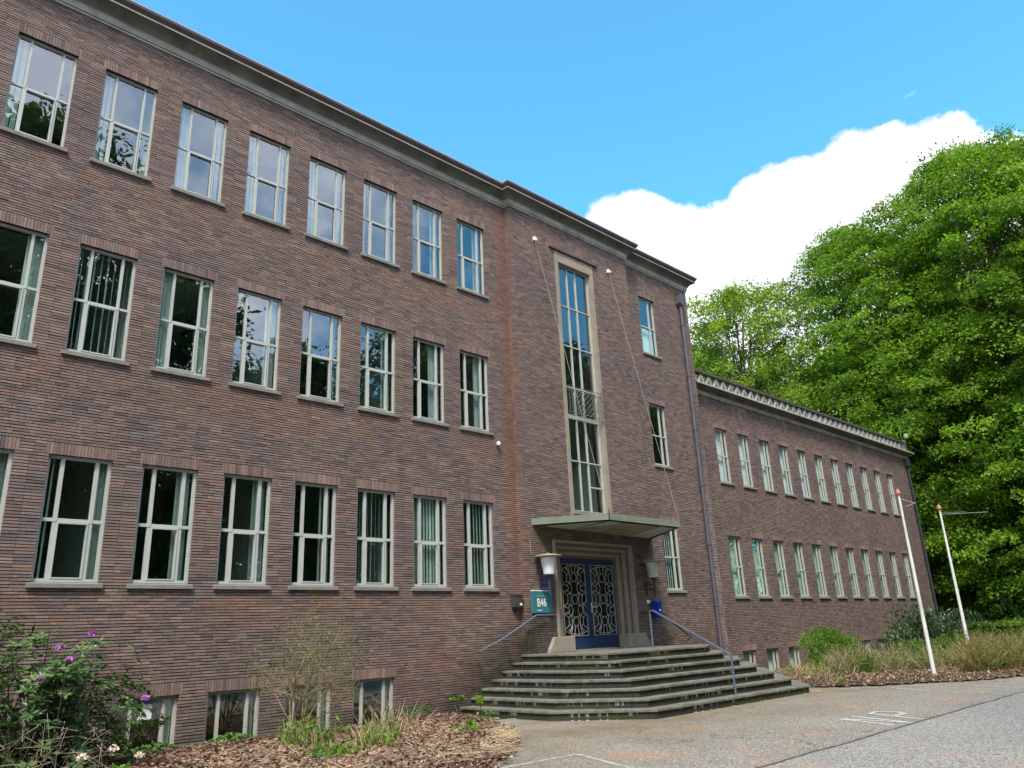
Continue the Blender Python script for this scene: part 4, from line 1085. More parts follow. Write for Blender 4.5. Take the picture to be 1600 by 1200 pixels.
def twigs(name, segs, mat, parent=None, cols=None, n=3, kind=None):
    """segs (m,8): p0, p1, r0, r1"""
    segs = np.asarray(segs, float); p0, p1 = segs[:, :3], segs[:, 3:6]; d = unit(p1-p0)
    a = np.where(np.abs(d[:, 2:3]) < .9, np.array([[0, 0, 1.]]), np.array([[1., 0, 0]])); u = unit(np.cross(d, a)); v = np.cross(d, u)
    V = np.empty((len(segs), 2*n, 3))
    for k in range(n):
        an = 2*PI*k/n; o = u*math.cos(an)+v*math.sin(an); V[:, k] = p0+o*segs[:, 6:7]; V[:, n+k] = p1+o*segs[:, 7:8]
    base = (np.arange(len(segs))*2*n)[:, None, None]; f = np.array([[k, (k+1) % n, n+(k+1) % n, n+k] for k in range(n)])
    c = None if cols is None else np.repeat(cols, n, axis=0)
    return prop(mesh_obj(name, mesh_np(name, V.reshape(-1, 3), (base+f[None]).reshape(-1, 4), c, smooth=True), mat, parent), kind=kind)
def tone(n, a, b, jitter=.12):
    f = rng.uniform(0, 1, (n, 1)); c = np.array(a)*(1-f)+np.array(b)*f; return c*rng.uniform(1-jitter, 1+jitter, (n, 1))
def rand_dir(n):
    v = rng.normal(size=(n, 3)); return unit(v)
# ---- trees: limbs carry flattened sprays of leaves; each spray has its own tilt
def tree(name, base, H, R, zlow, nspray, nleaf, leafL, colA, colB, label, group, seed, droop=.35, gap=0.0, trunk_r=.45, spray_r=1.5, flat=.16, power=.5, cat='tree', limbs=True, col_shift=0.0):
    global rng
    rng = np.random.default_rng(seed); rs = random.Random(seed)
    t = bpy.data.objects.new(name, None); link(t); t.location = base; PINV[t.name] = Matrix.Identity(4); prop(t, label, cat, group)
    tr = []; lean = rs.uniform(-.02, .02)
    def add(p, q, r0, r1): tr.append((*p, *q, r0, r1))
    zs = np.linspace(0, H*.86, 9); ax = [np.array([math.sin(i*.9+seed)*R*.03*i/3, math.cos(i*1.1+seed)*R*.03*i/3, z]) for i, z in enumerate(zs)]
    for i in range(8): add(ax[i], ax[i+1], trunk_r*(1-.11*i)*(1.25 if i == 0 else 1), trunk_r*(1-.11*(i+1)))
    # spray centres on and inside an irregular egg
    th = rng.uniform(0, 2*PI, nspray); uz = rng.uniform(0, 1, nspray)**.92
    z = zlow+(H-zlow)*uz
    prof = np.sin(np.clip(uz*.88+.12, 0, 1)*PI)**power
    lob = 1+.16*np.sin(3*th+seed+uz*5)+.12*np.sin(5*th-seed*2+uz*9)+.08*np.sin(9*th+uz*17)
    rad = R*prof*lob*np.clip(rng.uniform(0, 1, nspray)**.33, .25, 1)
    S = np.stack([rad*np.cos(th), rad*np.sin(th), z], 1)
    if gap:  # knock out sprays in a few balls so that sky shows through
        for _ in range(int(gap)):
            c_ = S[rng.integers(len(S))]; S = S[np.linalg.norm(S-c_, axis=1) > R*rng.uniform(.13, .22)]
    n = len(S); outd = unit(S*np.array([1, 1, 0])+1e-6)
    nrm = unit(np.array([0, 0, 1.])+outd*droop*rng.uniform(.3, 1.3, (n, 1))+rng.normal(size=(n, 3))*.13)
    sr = spray_r*rng.uniform(.55, 1.25, n)*(1-.35*uz[:n].mean())
    idx = np.repeat(np.arange(n), nleaf); m_ = len(idx)
    ph = rng.uniform(0, 2*PI, m_); rr = np.sqrt(rng.uniform(0, 1, m_))
    u = unit(np.cross(nrm, outd)); v = np.cross(u, nrm)          # v roughly outwards in the spray plane
    loc = (u[idx]*(rr*np.cos(ph)*.75)[:, None]+v[idx]*(rr*np.sin(ph)*1.15)[:, None])*sr[idx][:, None]
    loc += nrm[idx]*(rng.normal(size=m_)*flat)[:, None]*sr[idx][:, None]
    loc[:, 2] -= (rr**2*.22)*sr[idx]
    C_ = S[idx]+loc; Dd = unit(loc+rng.normal(size=(m_, 3))*.5+np.array([0, 0, -.25])); Nn = unit(nrm[idx]+rng.normal(size=(m_, 3))*.42)
    sprayc = rng.normal(size=n)*.16; f = np.clip(.5+sprayc[idx]+rng.normal(size=m_)*.18+col_shift, 0, 1)[:, None]
    cols = np.array(colA)*(1-f)+np.array(colB)*f; cols = cols*(1+sprayc[idx][:, None]*.6)
    cr = leaves('crown', C_, Dd, Nn, leafL*rng.uniform(.6, 1.3, m_), .62, np.clip(cols, .004, .9), M['leaf'], t, kind=None)
    if limbs:
        pick = rng.choice(n, min(n, 110), replace=False)
        for j in pick:
            e = S[j]; k = int(np.clip((e[2]*.72-zs[0])/(zs[1]-zs[0]), 1, 8)); a = ax[k]; mid = a*.45+e*.55+np.array([0, 0, .6])
            r0 = trunk_r*.26*(1-.07*k); add(a, (a+mid)/2+rng.normal(size=3)*.15, r0, r0*.7); add((a+mid)/2, mid, r0*.7, r0*.42); add(mid, e, r0*.42, .015)
    twigs('trunk', tr, M['bark'], t, n=7)
    return t
GA, GB_ = (0.078, 0.165, 0.015), (0.210, 0.345, 0.026)
grp = 'beeches beyond the end of the wing'
def copy_tree(src, base, label, group, rot=0.0, sc=(1, 1, 1)):
    c = src.copy(); COL.objects.link(c); c.location = base; c.rotation_euler = (0, 0, rot); c.scale = sc; c['label'] = label; c['group'] = group
    for ch in list(src.children):
        d = ch.copy(); COL.objects.link(d); d.parent = c; d.matrix_parent_inverse = Matrix.Identity(4)
    return c
tree('beech_tree', (51.4, -3.2, GZ), 30.4, 9.8, 1.5, 1400, 190, .20, GA, GB_, 'tallest broad beech with layered bright green sprays rising above the wing end', grp, 11, power=.42, trunk_r=.55, spray_r=1.6)
tree('beech_tree', (54.0, -8.6, GZ), 31.6, 9.2, 2.0, 900, 130, .24, GA, GB_, 'beech at the right edge of the picture, cut by the frame', grp, 23, power=.42, trunk_r=.6, spray_r=1.7)
tree('beech_tree', (47.5, -6.6, GZ), 14.0, 5.6, .4, 620, 150, .165, (0.070, 0.155, 0.016), (0.175, 0.320, 0.026), 'lower spreading beech whose sprays hang to the ground behind the second flagpole', grp, 31, power=.35, trunk_r=.3, spray_r=1.35)
tree('beech_tree', (53.2, 5.0, GZ), 28.8, 8.2, 3.0, 820, 130, .23, GA, (0.18, 0.30, 0.028), 'beech between the airy oak and the tallest beech, over the wing parapet', grp, 43, power=.36, spray_r=1.6)
tree('oak_tree', (48.5, 12.6, GZ), 25.8, 7.0, 3.0, 520, 110, .22, (0.11, 0.19, 0.022), (0.26, 0.37, 0.045), 'airy yellow-green oak with bent dark boughs showing, next to the tall block corner', None, 57, power=.42, gap=3, trunk_r=.5, spray_r=1.3, flat=.3, droop=.1)
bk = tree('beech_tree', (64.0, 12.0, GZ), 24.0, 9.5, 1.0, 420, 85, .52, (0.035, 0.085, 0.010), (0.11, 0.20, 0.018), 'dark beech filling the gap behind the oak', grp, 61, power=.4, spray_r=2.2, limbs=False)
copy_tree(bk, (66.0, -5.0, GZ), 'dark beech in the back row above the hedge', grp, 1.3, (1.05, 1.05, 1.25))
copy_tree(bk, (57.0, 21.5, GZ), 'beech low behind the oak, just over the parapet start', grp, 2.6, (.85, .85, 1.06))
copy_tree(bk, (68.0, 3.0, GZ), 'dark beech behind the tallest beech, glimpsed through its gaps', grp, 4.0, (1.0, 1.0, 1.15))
# the far wood closing the view
rng = np.random.default_rng(88); n = 40000
th_ = rng.uniform(math.radians(52), math.radians(98), n); rd_ = rng.uniform(74, 84, n); zz = GZ+(13+3*np.sin(th_*37)+2*np.sin(th_*91))*np.sqrt(rng.uniform(0, 1, n))
P_ = np.stack([-1.6+rd_*np.sin(th_), -13.8+rd_*np.cos(th_), zz], 1)
prop(leaves('far_wood', P_, rand_dir(n), rand_dir(n), 1.25*rng.uniform(.6, 1.3, n), .6, tone(n, (.018, .042, .008), (.05, .10, .014)), M['leaf']), 'dark far-off wood behind the beeches', 'wood', kind='stuff')
# trees across the car park, seen in the panes
grp2 = 'trees across the car park, mirrored in the window panes'
DESC = ['slim tree', 'tallest tree', 'round tree', 'narrow tree', 'broad tree', 'tall round tree', 'wide tree', 'big tree', 'low tree', 'far tree']
protos = []; ORD = ['first', 'second', 'third', 'fourth', 'fifth', 'sixth', 'seventh', 'eighth', 'ninth', 'tenth']
for k, (x, y, H, R, pk, rot) in enumerate([(-14, -31, 21, 6, 0, 0), (-4, -29, 23, 5.2, 1, 0), (5.0, -24, 26.5, 4.6, 2, 0), (12.0, -27, 22.0, 5.4, 0, 1), (20.5, -28, 19.0, 4.4, 1, 2), (29.0, -26, 22.0, 5.2, 2, 3),
                                           (36.5, -27, 22.0, 5.4, 0, 4), (45, -27.5, 24.5, 6, 1, 5), (56, -32, 24, 7, 2, 6), (70, -34, 26, 8, 0, 2.2)]):
    lb = '%s mirrored in the panes, %s from the left in its row' % (['low tree', 'slim tree', 'tallest tree', 'round tree', 'narrow tree', 'broad tree', 'tall round tree', 'wide tree', 'big tree', 'far tree'][k], ORD[k])
    if k < 3: protos.append((tree('broadleaf_tree', (x, y, GZ), H, R, 1.2, 420, 95, .36, (0.026, 0.060, 0.014), (0.085, 0.155, 0.030), lb, grp2, 100+k, power=.42, spray_r=1.8, flat=.35, trunk_r=.32), H, R))
    else: t0, h0_, r0_ = protos[pk]; copy_tree(t0, (x, y, GZ), lb, grp2, rot, (R/r0_, R/r0_, H/h0_))
for k, (x, y) in enumerate([(-20, -44), (-6, -46), (8, -45), (22, -47), (36, -45), (52, -48), (68, -50)]):
    lb = 'back-row tree across the car park, %s from the left' % ORD[k]
    if k == 0: bt0 = tree('broadleaf_tree', (x, y, GZ), 22, 8.5, .5, 230, 45, .85, (0.022, 0.052, 0.012), (0.06, 0.12, 0.02), lb, 'back row of trees across the car park', 140, power=.35, spray_r=2.8, flat=.4, trunk_r=.32, limbs=False)
    else: copy_tree(bt0, (x, y, GZ), lb, 'back row of trees across the car park', k*1.1, (1, 1, .95+.05*(k % 3)))

h = empty('hedge', (24, -23.6, GZ), 'unseen long hedge added across the car park to darken the lowest panes', 'hedge')  # hedge added behind the camera to block the bright horizon in reflections
rng = np.random.default_rng(6); n = 9000
P_ = np.stack([rng.uniform(-22, 75, n), rng.uniform(-24.4, -22.8, n), GZ+3.0*np.sqrt(rng.uniform(0, 1, n))], 1)
leaves('foliage', P_, rand_dir(n), rand_dir(n), .55*rng.uniform(.6, 1.3, n), .7, tone(n, (.018, .045, .010), (.06, .12, .02)), M['leaf'], h)
# ---- hedge at the right
def clump(name, c, r, n, L_, wf, a, b, label, cat, mat='leaf', group=None, up=.4, seed=1, stems=0, floor=True, shell=.45, fold=0.0, parent=None):
    """shrub: leaves through an irregular dome, stems inside"""
    global rng
    rng = np.random.default_rng(seed); r = np.array(r)
    if parent is None:
        e = bpy.data.objects.new(name, None); link(e); e.location = (c[0], c[1], c[2]); prop(e, label, cat, group)
    else: e = parent
    nb = 26; bd = rand_dir(nb); bd[:, 2] = np.abs(bd[:, 2])*1.0-.15; bc = bd*r*rng.uniform(.35, .86, (nb, 1)); bs = rng.uniform(.22, .42, nb)
    idx = rng.integers(0, nb, n); d = rand_dir(n); rad = rng.uniform(0, 1, n)**shell
    P_ = bc[idx]+d*(rad*bs[idx])[:, None]*r.mean()*np.array([1, 1, .75])
    P_[:, 2] = np.where(P_[:, 2] < .0, rng.uniform(0, .3, n)*r[2], P_[:, 2]) if floor else P_[:, 2]
    D_ = unit(d+np.array([0, 0, up])+rng.normal(size=(n, 3))*.4); N_ = unit(np.array([0, 0, 1.])+rng.normal(size=(n, 3))*.5)
    bt_ = rng.normal(size=nb)*.2; f = np.clip(.45+bt_[idx]+rng.normal(size=n)*.2, 0, 1)[:, None]; cols = np.array(a)*(1-f)+np.array(b)*f
    leaves('foliage', P_, D_, N_, L_*rng.uniform(.6, 1.3, n), wf, cols, M[mat], e, fold=fold)
    if stems:
        sgs = []
        for k in range(stems):
            q = bc[rng.integers(nb)]; p = np.array([rng.normal()*.12*r[0], rng.normal()*.12*r[1], -.05]); m_ = p*.5+q*.5+rng.normal(size=3)*.08*r.mean(); m_[2] = max(m_[2], .1)
            sgs += [(*p, *m_, .014, .009), (*m_, *q, .009, .004)]
        twigs('stem', sgs, M['twig'], e)
    return e
h = empty('hedge', (37, -5.0, GZ), 'clipped dark green hedge at the right edge behind the dry stems', 'hedge')
rng = np.random.default_rng(5); n = 14000
P_ = np.stack([rng.uniform(29.3, 45, n), rng.uniform(-5.7, -4.4, n), rng.uniform(0, 1, n)], 1); P_[:, 2] = GZ+1.25*np.sqrt(P_[:, 2])
edge_ = rng.integers(0, 3, n); P_[:, 0] = np.where(edge_ == 0, 29.3+rng.uniform(0, .25, n), P_[:, 0]); P_[:, 1] = np.where(edge_ == 1, -5.7+rng.uniform(0, .2, n), P_[:, 1]); P_[:, 2] = np.where(edge_ == 2, GZ+1.25+rng.normal(size=n)*.05, P_[:, 2])
leaves('foliage', P_, rand_dir(n), rand_dir(n), .14*rng.uniform(.6, 1.3, n), .6, tone(n, (.035, .085, .012), (.14, .23, .03)), M['leaf'], h)
clump('undergrowth_shrub', (46, -2.0, GZ), (4.5, 5.0, 2.8), 8000, .28, .6, (.02, .05, .01), (.055, .11, .02), 'dark low undergrowth below the beeches past the wing corner', 'shrub', seed=8)
clump('undergrowth_shrub', (53, -9.5, GZ), (6.5, 4.0, 2.6), 9000, .30, .6, (.02, .05, .01), (.06, .12, .02), 'dark undergrowth below the right-hand beech above the hedge', 'shrub', seed=9)
clump('rhododendron', (29.8, -2.7, GZ), (3.0, 2.7, 2.15), 24000, .15, .38, (.025, .055, .022), (.105, .150, .075), 'dark rounded rhododendron bush behind the two flagpoles', 'rhododendron', 'leaf_glossy', seed=10, stems=30)
clump('deciduous_shrub', (23.6, -2.3, GZ), (1.9, 1.7, 1.85), 13000, .085, .55, (.065, .14, .016), (.17, .30, .035), 'fresh green shrub in front of the basement windows of the wing', 'shrub', seed=12, stems=60)
clump('deciduous_shrub', (26.6, -4.4, GZ), (1.9, 1.6, 1.45), 11000, .09, .55, (.06, .12, .02), (.14, .25, .035), 'loose green shrub between the fresh green one and the first flagpole', 'shrub', seed=13, stems=55)
clump('deciduous_shrub', (25.8, -6.3, GZ), (1.9, 1.5, 1.0), 6500, .085, .5, (.06, .115, .02), (.15, .24, .04), 'low green shrub mixed with dry stems right of the first flagpole', 'shrub', seed=14, stems=50)
clump('deciduous_shrub', (28.6, -6.9, GZ), (1.8, 1.3, 1.1), 9000, .09, .55, (.03, .08, .02), (.09, .175, .04), 'dark green shrub just before the hedge', 'shrub', seed=15, stems=30)

# ---- dry canes and grass
def canes(name, spots, n, h, label, cat, colA, colB, seed, spread=.45, green=0, parent=None):
    global rng
    rng = np.random.default_rng(seed)
    e = bpy.data.objects.new(name, None); link(e); cx_, cy_ = np.mean(spots, axis=0); e.location = (cx_, cy_, GZ+.04); prop(e, label, cat)
    k = rng.integers(0, len(spots), n); sp = np.array(spots)[k]-np.array([cx_, cy_])
    p = np.concatenate([sp+rng.normal(size=(n, 2))*.16, np.zeros((n, 1))], 1)
    d = unit(np.concatenate([rng.normal(size=(n, 2))*spread, np.ones((n, 1))], 1)); L_ = h*rng.uniform(.35, 1.1, n)[:, None]
    m_ = p+d*L_*.55+rng.normal(size=(n, 3))*.02; q = m_+unit(d+rng.normal(size=(n, 3))*.30)*L_*.45
    sgs = np.concatenate([np.concatenate([p, m_, np.full((n, 1), .0075), np.full((n, 1), .0055)], 1), np.concatenate([m_, q, np.full((n, 1), .0055), np.full((n, 1), .002)], 1)])
    c = tone(n, colA, colB); twigs('stem', sgs, M['dry'], e, cols=np.concatenate([c, c]))
    if green:
        j = rng.integers(0, n, green); t_ = rng.uniform(.15, 1, (green, 1)); P_ = p[j]*(1-t_)+q[j]*t_+rng.normal(size=(green, 3))*.05; P_[:, 2] = np.maximum(.02, P_[:, 2])
        leaves('foliage', P_, unit(rng.normal(size=(green, 3))+np.array([0, 0, .6])), rand_dir(green), (.075 if h > .6 else .10)*rng.uniform(.6, 1.4, green), .42, tone(green, (.07, .16, .02), (.19, .32, .045)), M['leaf'], e)
    return e
TANA, TANB = (.30, .21, .12), (.56, .44, .28)
canes('dry_grass_clump', [(22.2, -3.0), (22.9, -3.3), (23.6, -3.9)], 650, .95, 'tan dry stem clump below the fresh green shrub, by the basement windows', 'dry grass', TANA, TANB, 1, .5, 1500)
canes('dry_grass_clump', [(21.0, -2.6), (21.3, -1.8), (20.6, -3.1)], 260, .6, 'thin dry stems right beside the end of the steps', 'dry grass', TANA, TANB, 2, .6, 220)
canes('dry_grass_clump', [(24.3, -4.6), (25.0, -4.9)], 420, .9, 'small dry stem clump left of the first flagpole foot', 'dry grass', TANA, TANB, 3, .55, 1500)
canes('dry_grass_clump', [(23.2, -6.4), (24.2, -6.7), (25.2, -7.2), (26.4, -7.4), (24.7, -6.2)], 2100, 1.15, 'large mass of orange-tan dry stems right of the first flagpole', 'dry grass', (.24, .16, .075), (.44, .30, .15), 4, .42, 8500)
canes('dry_grass_clump', [(27.4, -7.6), (28.3, -7.9)], 700, .9, 'dry arching stems in front of the dark green shrub near the hedge', 'dry grass', (.20, .15, .08), (.38, .30, .18), 5, .55, 500)
# left bed
canes('dry_grass_clump', [(5.55, -3.3), (5.8, -3.0)], 120, .48, 'cut dry stalks with fresh shoots, middle of the left bed', 'dry grass', TANA, TANB, 6, .25, 380)
canes('dry_grass_clump', [(5.15, -2.2), (5.3, -2.0), (5.0, -1.9)], 120, .50, 'cut dry stalks with fresh shoots nearest the third basement window', 'dry grass', TANA, TANB, 7, .22, 420)
canes('dry_grass_clump', [(6.3, -2.4), (6.6, -2.2), (6.9, -1.9)], 110, .75, 'leaning bundle of long tan stalks before the rightmost basement window', 'dry grass', TANA, TANB, 8, .55, 60)
canes('dry_grass_clump', [(4.7, -3.4), (4.6, -3.7)], 60, .28, 'short fresh green tuft at the lower edge of the picture', 'plant', (.15, .2, .06), (.3, .35, .1), 9, .35, 260)
def sprout(loc, label, seed, h=.35, n=120, stems=4, L_=.09, a=(.075, .17, .02), b=(.21, .36, .05)):
    global rng
    rng = np.random.default_rng(seed)
    e = bpy.data.objects.new('young_plant', None); link(e); e.location = (loc[0], loc[1], GZ+.06); prop(e, label, 'plant')
    sg_ = []; P_ = []; D_ = []
    for k in range(stems):
        q = np.array([rng.normal()*.12, rng.normal()*.12, h*rng.uniform(.7, 1.15)]); sg_.append((0, 0, -.03, *q, .007, .004))
        m_ = n//stems; d = rand_dir(m_); d[:, 2] = np.abs(d[:, 2])*.6; P_.append(q+d*rng.uniform(.02, .1, (m_, 1))); D_.append(d)
    P_ = np.concatenate(P_); D_ = np.concatenate(D_)
    for q_ in sg_: twigs('stem', [q_], M['twig'], e)
    leaves('foliage', P_, D_, unit(np.array([0, 0, 1.])+rng.normal(size=P_.shape)*.4), L_*rng.uniform(.7, 1.3, len(P_)), .45, tone(len(P_), a, b), M['leaf'], e)
sprout((9.3, -.75), 'young light green plant against the wall foot left of the steps', 20, .42, 90, 2)
sprout((9.1, -1.7), 'young plant with pale leaves on thin stems beside the lowest step', 21, .40, 110, 3)
sprout((8.0, -.9), 'small round dark green plant at the wall between window and steps', 22, .26, 300, 8, .06, (.04, .11, .03), (.10, .20, .06))
sprout((7.0, -3.6), 'low leafy sprout near the bed corner by the asphalt', 23, .22, 120, 5, .07)
sprout((7.9, -3.0), 'thin pale green sprout at the outer bed edge', 24, .30, 70, 3, .06, (.12, .18, .05), (.25, .33, .10))
sprout((18.75, -4.45), 'tiny weed growing at the right end of the lowest step', 25, .12, 60, 4, .08)
# ivy at the wall foot
def ivy(name, x0, x1, y0, h, n, label, seed):
    global rng
    rng = np.random.default_rng(seed); x = rng.uniform(x0, x1, n); z = rng.uniform(0, 1, n)**2*h*(.6+.4*np.sin(x*5+seed)); y = -rng.uniform(0, 1, n)*y0*(1-z/h*.7)-.03
    P_ = np.stack([x, y, GZ+.06+z], 1); o = leaves('ivy', P_, rand_dir(n), unit(np.array([0, -.8, .8])+rng.normal(size=(n, 3))*.35), .055*rng.uniform(.6, 1.4, n), .85, tone(n, (.03, .075, .02), (.11, .19, .045)), M['leaf_glossy'])
    prop(o, label, 'ivy')
ivy('ivy', 3.2, 5.6, .5, .16, 2600, 'low ivy creeping along the wall foot below the basement windows', 3)
ivy('ivy', 1.6, 3.3, .9, .12, 1600, 'ivy patch in the bottom left under the white hydrangea heads', 4)
# litter
def litter(name, inside, box, n, label, seed, cols, L_=.05, cut=None):
    global rng
    rng = np.random.default_rng(seed); P_ = np.stack([rng.uniform(box[0], box[1], n), rng.uniform(box[2], box[3], n)], 1)
    k = np.array([inside(*p) for p in P_]); P_ = P_[k]; P_ += rng.normal(size=P_.shape)*.05; n = len(P_)
    z = GZ+.03+.06*rng.uniform(0, 1, n)+np.array([min(.075, (edL if inside is inL else edR)(*p)*.13) for p in P_])
    C_ = np.concatenate([P_, z[:, None]], 1); D_ = rand_dir(n)*np.array([1, 1, .35]); N_ = unit(np.array([0, 0, 1.])+rng.normal(size=(n, 3))*.55)
    i = rng.choice(len(cols), n); c = np.array(cols)[i]*rng.uniform(.6, 1.3, (n, 1))
    prop(leaves(name, C_, D_, N_, L_*rng.uniform(.5, 1.6, n), .5, c, M['dry'], fold=.08), label, 'leaf litter', kind='stuff')
LC = [(.17, .085, .065), (.20, .115, .085), (.24, .15, .11), (.09, .055, .045), (.14, .068, .058), (.34, .25, .18)]
litter('leaf_litter', inL, (1.0, 9.8, -6.6, -.05), 34000, 'brown and reddish dead leaves covering the left planting bed', 6, LC, .062)
litter('leaf_litter', inR, (18.3, 28, -8.3, .2), 26000, 'tan dead leaves and straw under the shrubs of the right bed', 7, [(.24, .155, .105), (.31, .22, .15), (.17, .105, .07), (.40, .31, .22), (.11, .07, .05)], .062)
# straw
rng = np.random.default_rng(77); n = 3800; p = np.stack([rng.uniform(3.2, 8.2, n), rng.uniform(-5.6, -1.2, n), np.full(n, GZ+.13)], 1); k = np.array([inL(a, b) for a, b in p[:, :2]]); p = p[k]; n = len(p)
a_ = rng.uniform(0, 2*PI, n); d = np.stack([np.cos(a_), np.sin(a_), rng.normal(size=n)*.15], 1)*rng.uniform(.05, .22, (n, 1))
prop(twigs('straw', np.concatenate([p-d, p+d, np.full((n, 1), .004), np.full((n, 1), .003)], 1), M['dry'], cols=tone(n, (.38, .28, .17), (.62, .50, .34))), 'loose pale straw and snapped stalks on the left bed', 'straw', kind='stuff')

# ---- bare shrub with thin green haze, before the basement windows
def branchy(loc, label, seed, H, spread, nleaf, la, lb):
    global rng
    rng = np.random.default_rng(seed); rs = random.Random(seed)
    e = bpy.data.objects.new('bare_shrub', None); link(e); e.location = (loc[0], loc[1], GZ+.04); prop(e, label, 'shrub')
    sg_ = []; tips = []
    def grow(p, d, L_, r, lev):
        k = 3
        for i in range(k):
            q = p+d*L_/k; sg_.append((*p, *q, r, r*.84)); p = q; r *= .84; d = unit(d+rng.normal(size=3)*.14+np.array([0, 0, .03 if lev < 2 else 0]))
            if lev >= 3: tips.append(p.copy())
            if lev < 4 and (i > 0 or lev == 0):
                for _ in range(2 if lev < 3 else 1):
                    nd = unit(d+rng.normal(size=3)*spread); nd[2] = nd[2]*.7+.12; grow(p, nd, L_*rs.uniform(.5, .8), r*.62, lev+1)
    for a in range(4):
        an = a*1.7+.4; grow(np.array([.03*math.cos(an), .03*math.sin(an), 0.]), unit(np.array([math.cos(an)*.28, math.sin(an)*.22, 1.])), H*.62, .024, 0)
    sg_ = np.array(sg_); sg_[:, 6:] *= 1.35; twigs('stem', sg_, M['twig'], e)
    tips = np.array(tips); j = rng.integers(0, len(tips), nleaf); P_ = tips[j]+rng.normal(size=(nleaf, 3))*.07
    leaves('foliage', P_, rand_dir(nleaf), rand_dir(nleaf), .036*rng.uniform(.6, 1.4, nleaf), .5, tone(nleaf, la, lb), M['leaf'], e)
branchy((5.35, -1.25), 'nearly bare tangled shrub with a haze of tiny green leaves before the basement windows', 5, 1.65, .60, 3000, (.10, .14, .035), (.21, .26, .07))

# ---- rhododendron with flowers, lower left
def rhodo(loc, R3, label, seed, nros, flowers):
    global rng
    rng = np.random.default_rng(seed); e = bpy.data.objects.new('rhododendron', None); link(e); e.location = loc; prop(e, label, 'rhododendron')
    R3 = np.array(R3); th = rng.uniform(0, 2*PI, nros); u = rng.uniform(0, 1, nros)
    ze = rng.uniform(0.05, 1, nros); rad = np.sqrt(1-(ze*.92)**2)*(.62+.38*u)*(1+.16*np.sin(3*th+1)+.1*np.sin(7*th))
    C_ = np.stack([np.cos(th)*rad, np.sin(th)*rad, ze*(1+.20*np.sin(np.cos(th)*rad*5+seed)+.10*np.sin(np.sin(th)*rad*9+np.cos(th)*7))-.08], 1)*R3; C_[:, 2] = np.maximum(C_[:, 2], .04)
    for (fx, fy, fz) in flowers:      # shoots that carry the blossoms
        tgt = np.array([fx, fy, fz-.07])-np.array(loc)
        for q_ in range(26): C_[rng.integers(0, nros)] = tgt*(1-.035*q_*rng.uniform(.3, 1.0))+rng.normal(size=3)*.075
    out = unit(C_*np.array([1, 1, .8])); ax_ = unit(out+np.array([0, 0, .55])+rng.normal(size=(nros, 3))*.25)
    k = 9; idx = np.repeat(np.arange(nros), k); an = np.tile(np.arange(k)*2.4, nros)+rng.uniform(0, 1, nros*k)
    a = ax_[idx]; u_ = unit(np.cross(a, rng.normal(size=(nros, 3))[idx])); v_ = np.cross(a, u_)
    D_ = unit(u_*np.cos(an)[:, None]+v_*np.sin(an)[:, None]+a*rng.uniform(-.25, .45, (nros*k, 1))); L_ = .115*rng.uniform(.7, 1.25, nros*k)
    P_ = C_[idx]+D_*(L_*.55)[:, None]; N_ = unit(a+rng.normal(size=a.shape)*.25); rt_ = rng.normal(size=nros)*.22
    f = np.clip(.4+rt_[idx]+rng.normal(size=nros*k)*.15, 0, 1)[:, None]; cols = np.array((.032, .075, .028))*(1-f)+np.array((.150, .235, .070))*f
    leaves('foliage', P_, D_, N_, L_, .36, cols, M['leaf_glossy'], e, fold=.05)
    sg_ = []
    for j in range(0, nros, 5):
        q = C_[j]; p = np.array([rng.normal()*.15, rng.normal()*.1, 0]); m_ = q*.6+p*.4-np.array([0, 0, q[2]*.15])+rng.normal(size=3)*.06; sg_ += [(*p, *m_, .018, .011), (*m_, *q, .011, .004)]
    twigs('stem', sg_, M['bark'], e, n=4)
    for (fx, fy, fz) in flowers:
        m_ = 70; d = rand_dir(m_); d[:, 2] = np.abs(d[:, 2]); c = np.array([fx, fy, fz])-np.array(loc)
        leaves('blossom', c+d*.055*rng.uniform(.5, 1, (m_, 1)), unit(np.cross(d, rand_dir(m_))+d*.6), d, (.046)*rng.uniform(.7, 1.2, m_), .75, tone(m_, (.30, .07, .42), (.55, .22, .66)), M['petal'], e)
M['petal'] = leaf_mat('purple_petal', .6, .3)
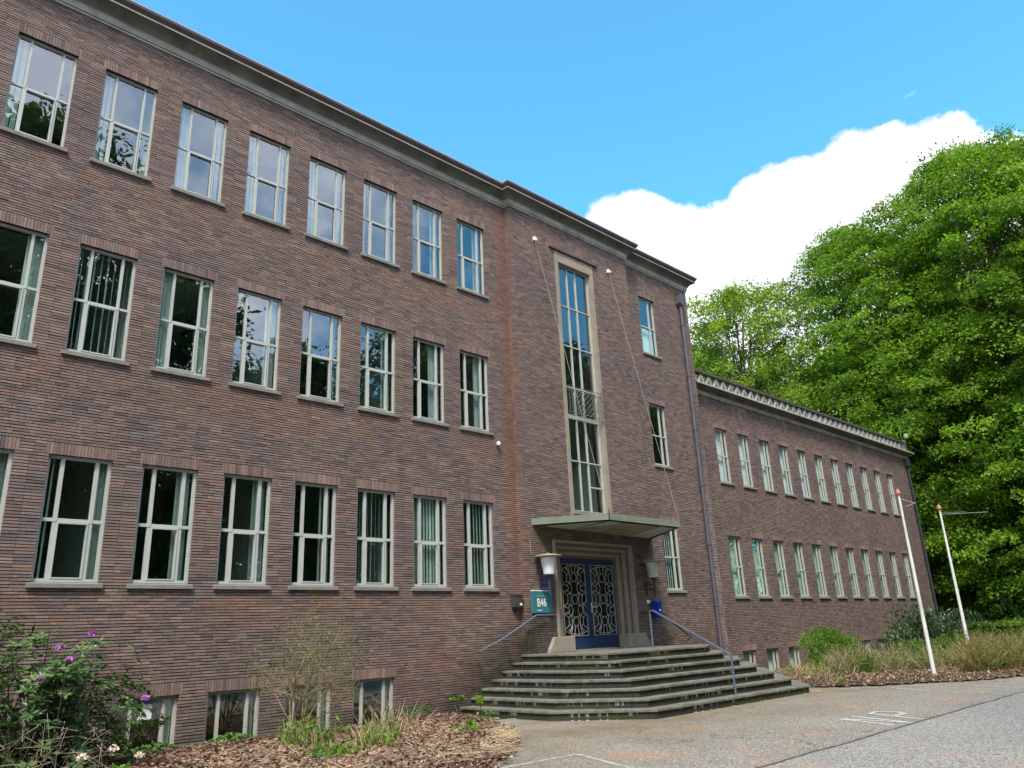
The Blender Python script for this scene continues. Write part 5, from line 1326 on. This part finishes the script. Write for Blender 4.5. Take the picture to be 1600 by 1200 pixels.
rhodo((1.55, -1.25, GZ), (1.50, 1.0, 1.75), 'rhododendron with purple blossoms covering the lower left corner', 3, 860,
      [(1.78, -2.2, -.86), (1.42, -2.15, -1.02), (1.55, -2.2, -1.17), (1.22, -2.2, -1.38), (2.62, -2.0, -1.72)])
rhodo((.0, -1.9, GZ), (1.25, .9, 2.15), 'taller leggy rhododendron at the very left edge of the picture', 4, 460, [])
# white hydrangea heads and fresh leaves at the bottom edge
clump('hydrangea', (1.75, -3.3, GZ), (.50, .38, .42), 420, .13, .6, (.07, .17, .02), (.19, .34, .05), 'hydrangea with fresh light leaves and faded cream heads at the lower left edge', 'hydrangea', seed=33, stems=10)
hy = bpy.data.objects['hydrangea']
for (dx, dy, dz) in ((-.25, -.05, .46), (.05, -.12, .52), (.42, .05, .40), (-.5, .0, .30)):
    m_ = 110; d = rand_dir(m_); d[:, 2] = np.abs(d[:, 2])*1.0; leaves('flower_head', np.array([dx, dy, dz])+d*.065*rng.uniform(.6, 1, (m_, 1)), rand_dir(m_), d, .034*rng.uniform(.7, 1.2, m_), .9, tone(m_, (.42, .34, .26), (.68, .60, .50)), M['dry'], hy)
# tangle of bare twigs under the left rhododendron
rng = np.random.default_rng(91); n = 420; p = np.stack([rng.uniform(-.3, 2.1, n), rng.uniform(-2.6, -1.4, n), GZ+rng.uniform(.05, .75, n)], 1); d = unit(rng.normal(size=(n, 3)))*rng.uniform(.06, .28, (n, 1))
o = twigs('twig_tangle', np.concatenate([p-d, p+d, np.full((n, 1), .005), np.full((n, 1), .002)], 1), M['dry'], cols=tone(n, (.20, .16, .12), (.38, .32, .24))); prop(o, 'tangle of bare grey twigs under the left rhododendron', 'twigs', kind='stuff')

# ================================================================== RENDER SETTINGS
scene.render.engine = 'CYCLES'
scene.cycles.max_bounces = 7; scene.cycles.transparent_max_bounces = 12; scene.cycles.diffuse_bounces = 3; scene.cycles.glossy_bounces = 3; scene.cycles.transmission_bounces = 4
scene.render.resolution_x = 1024; scene.render.resolution_y = 768
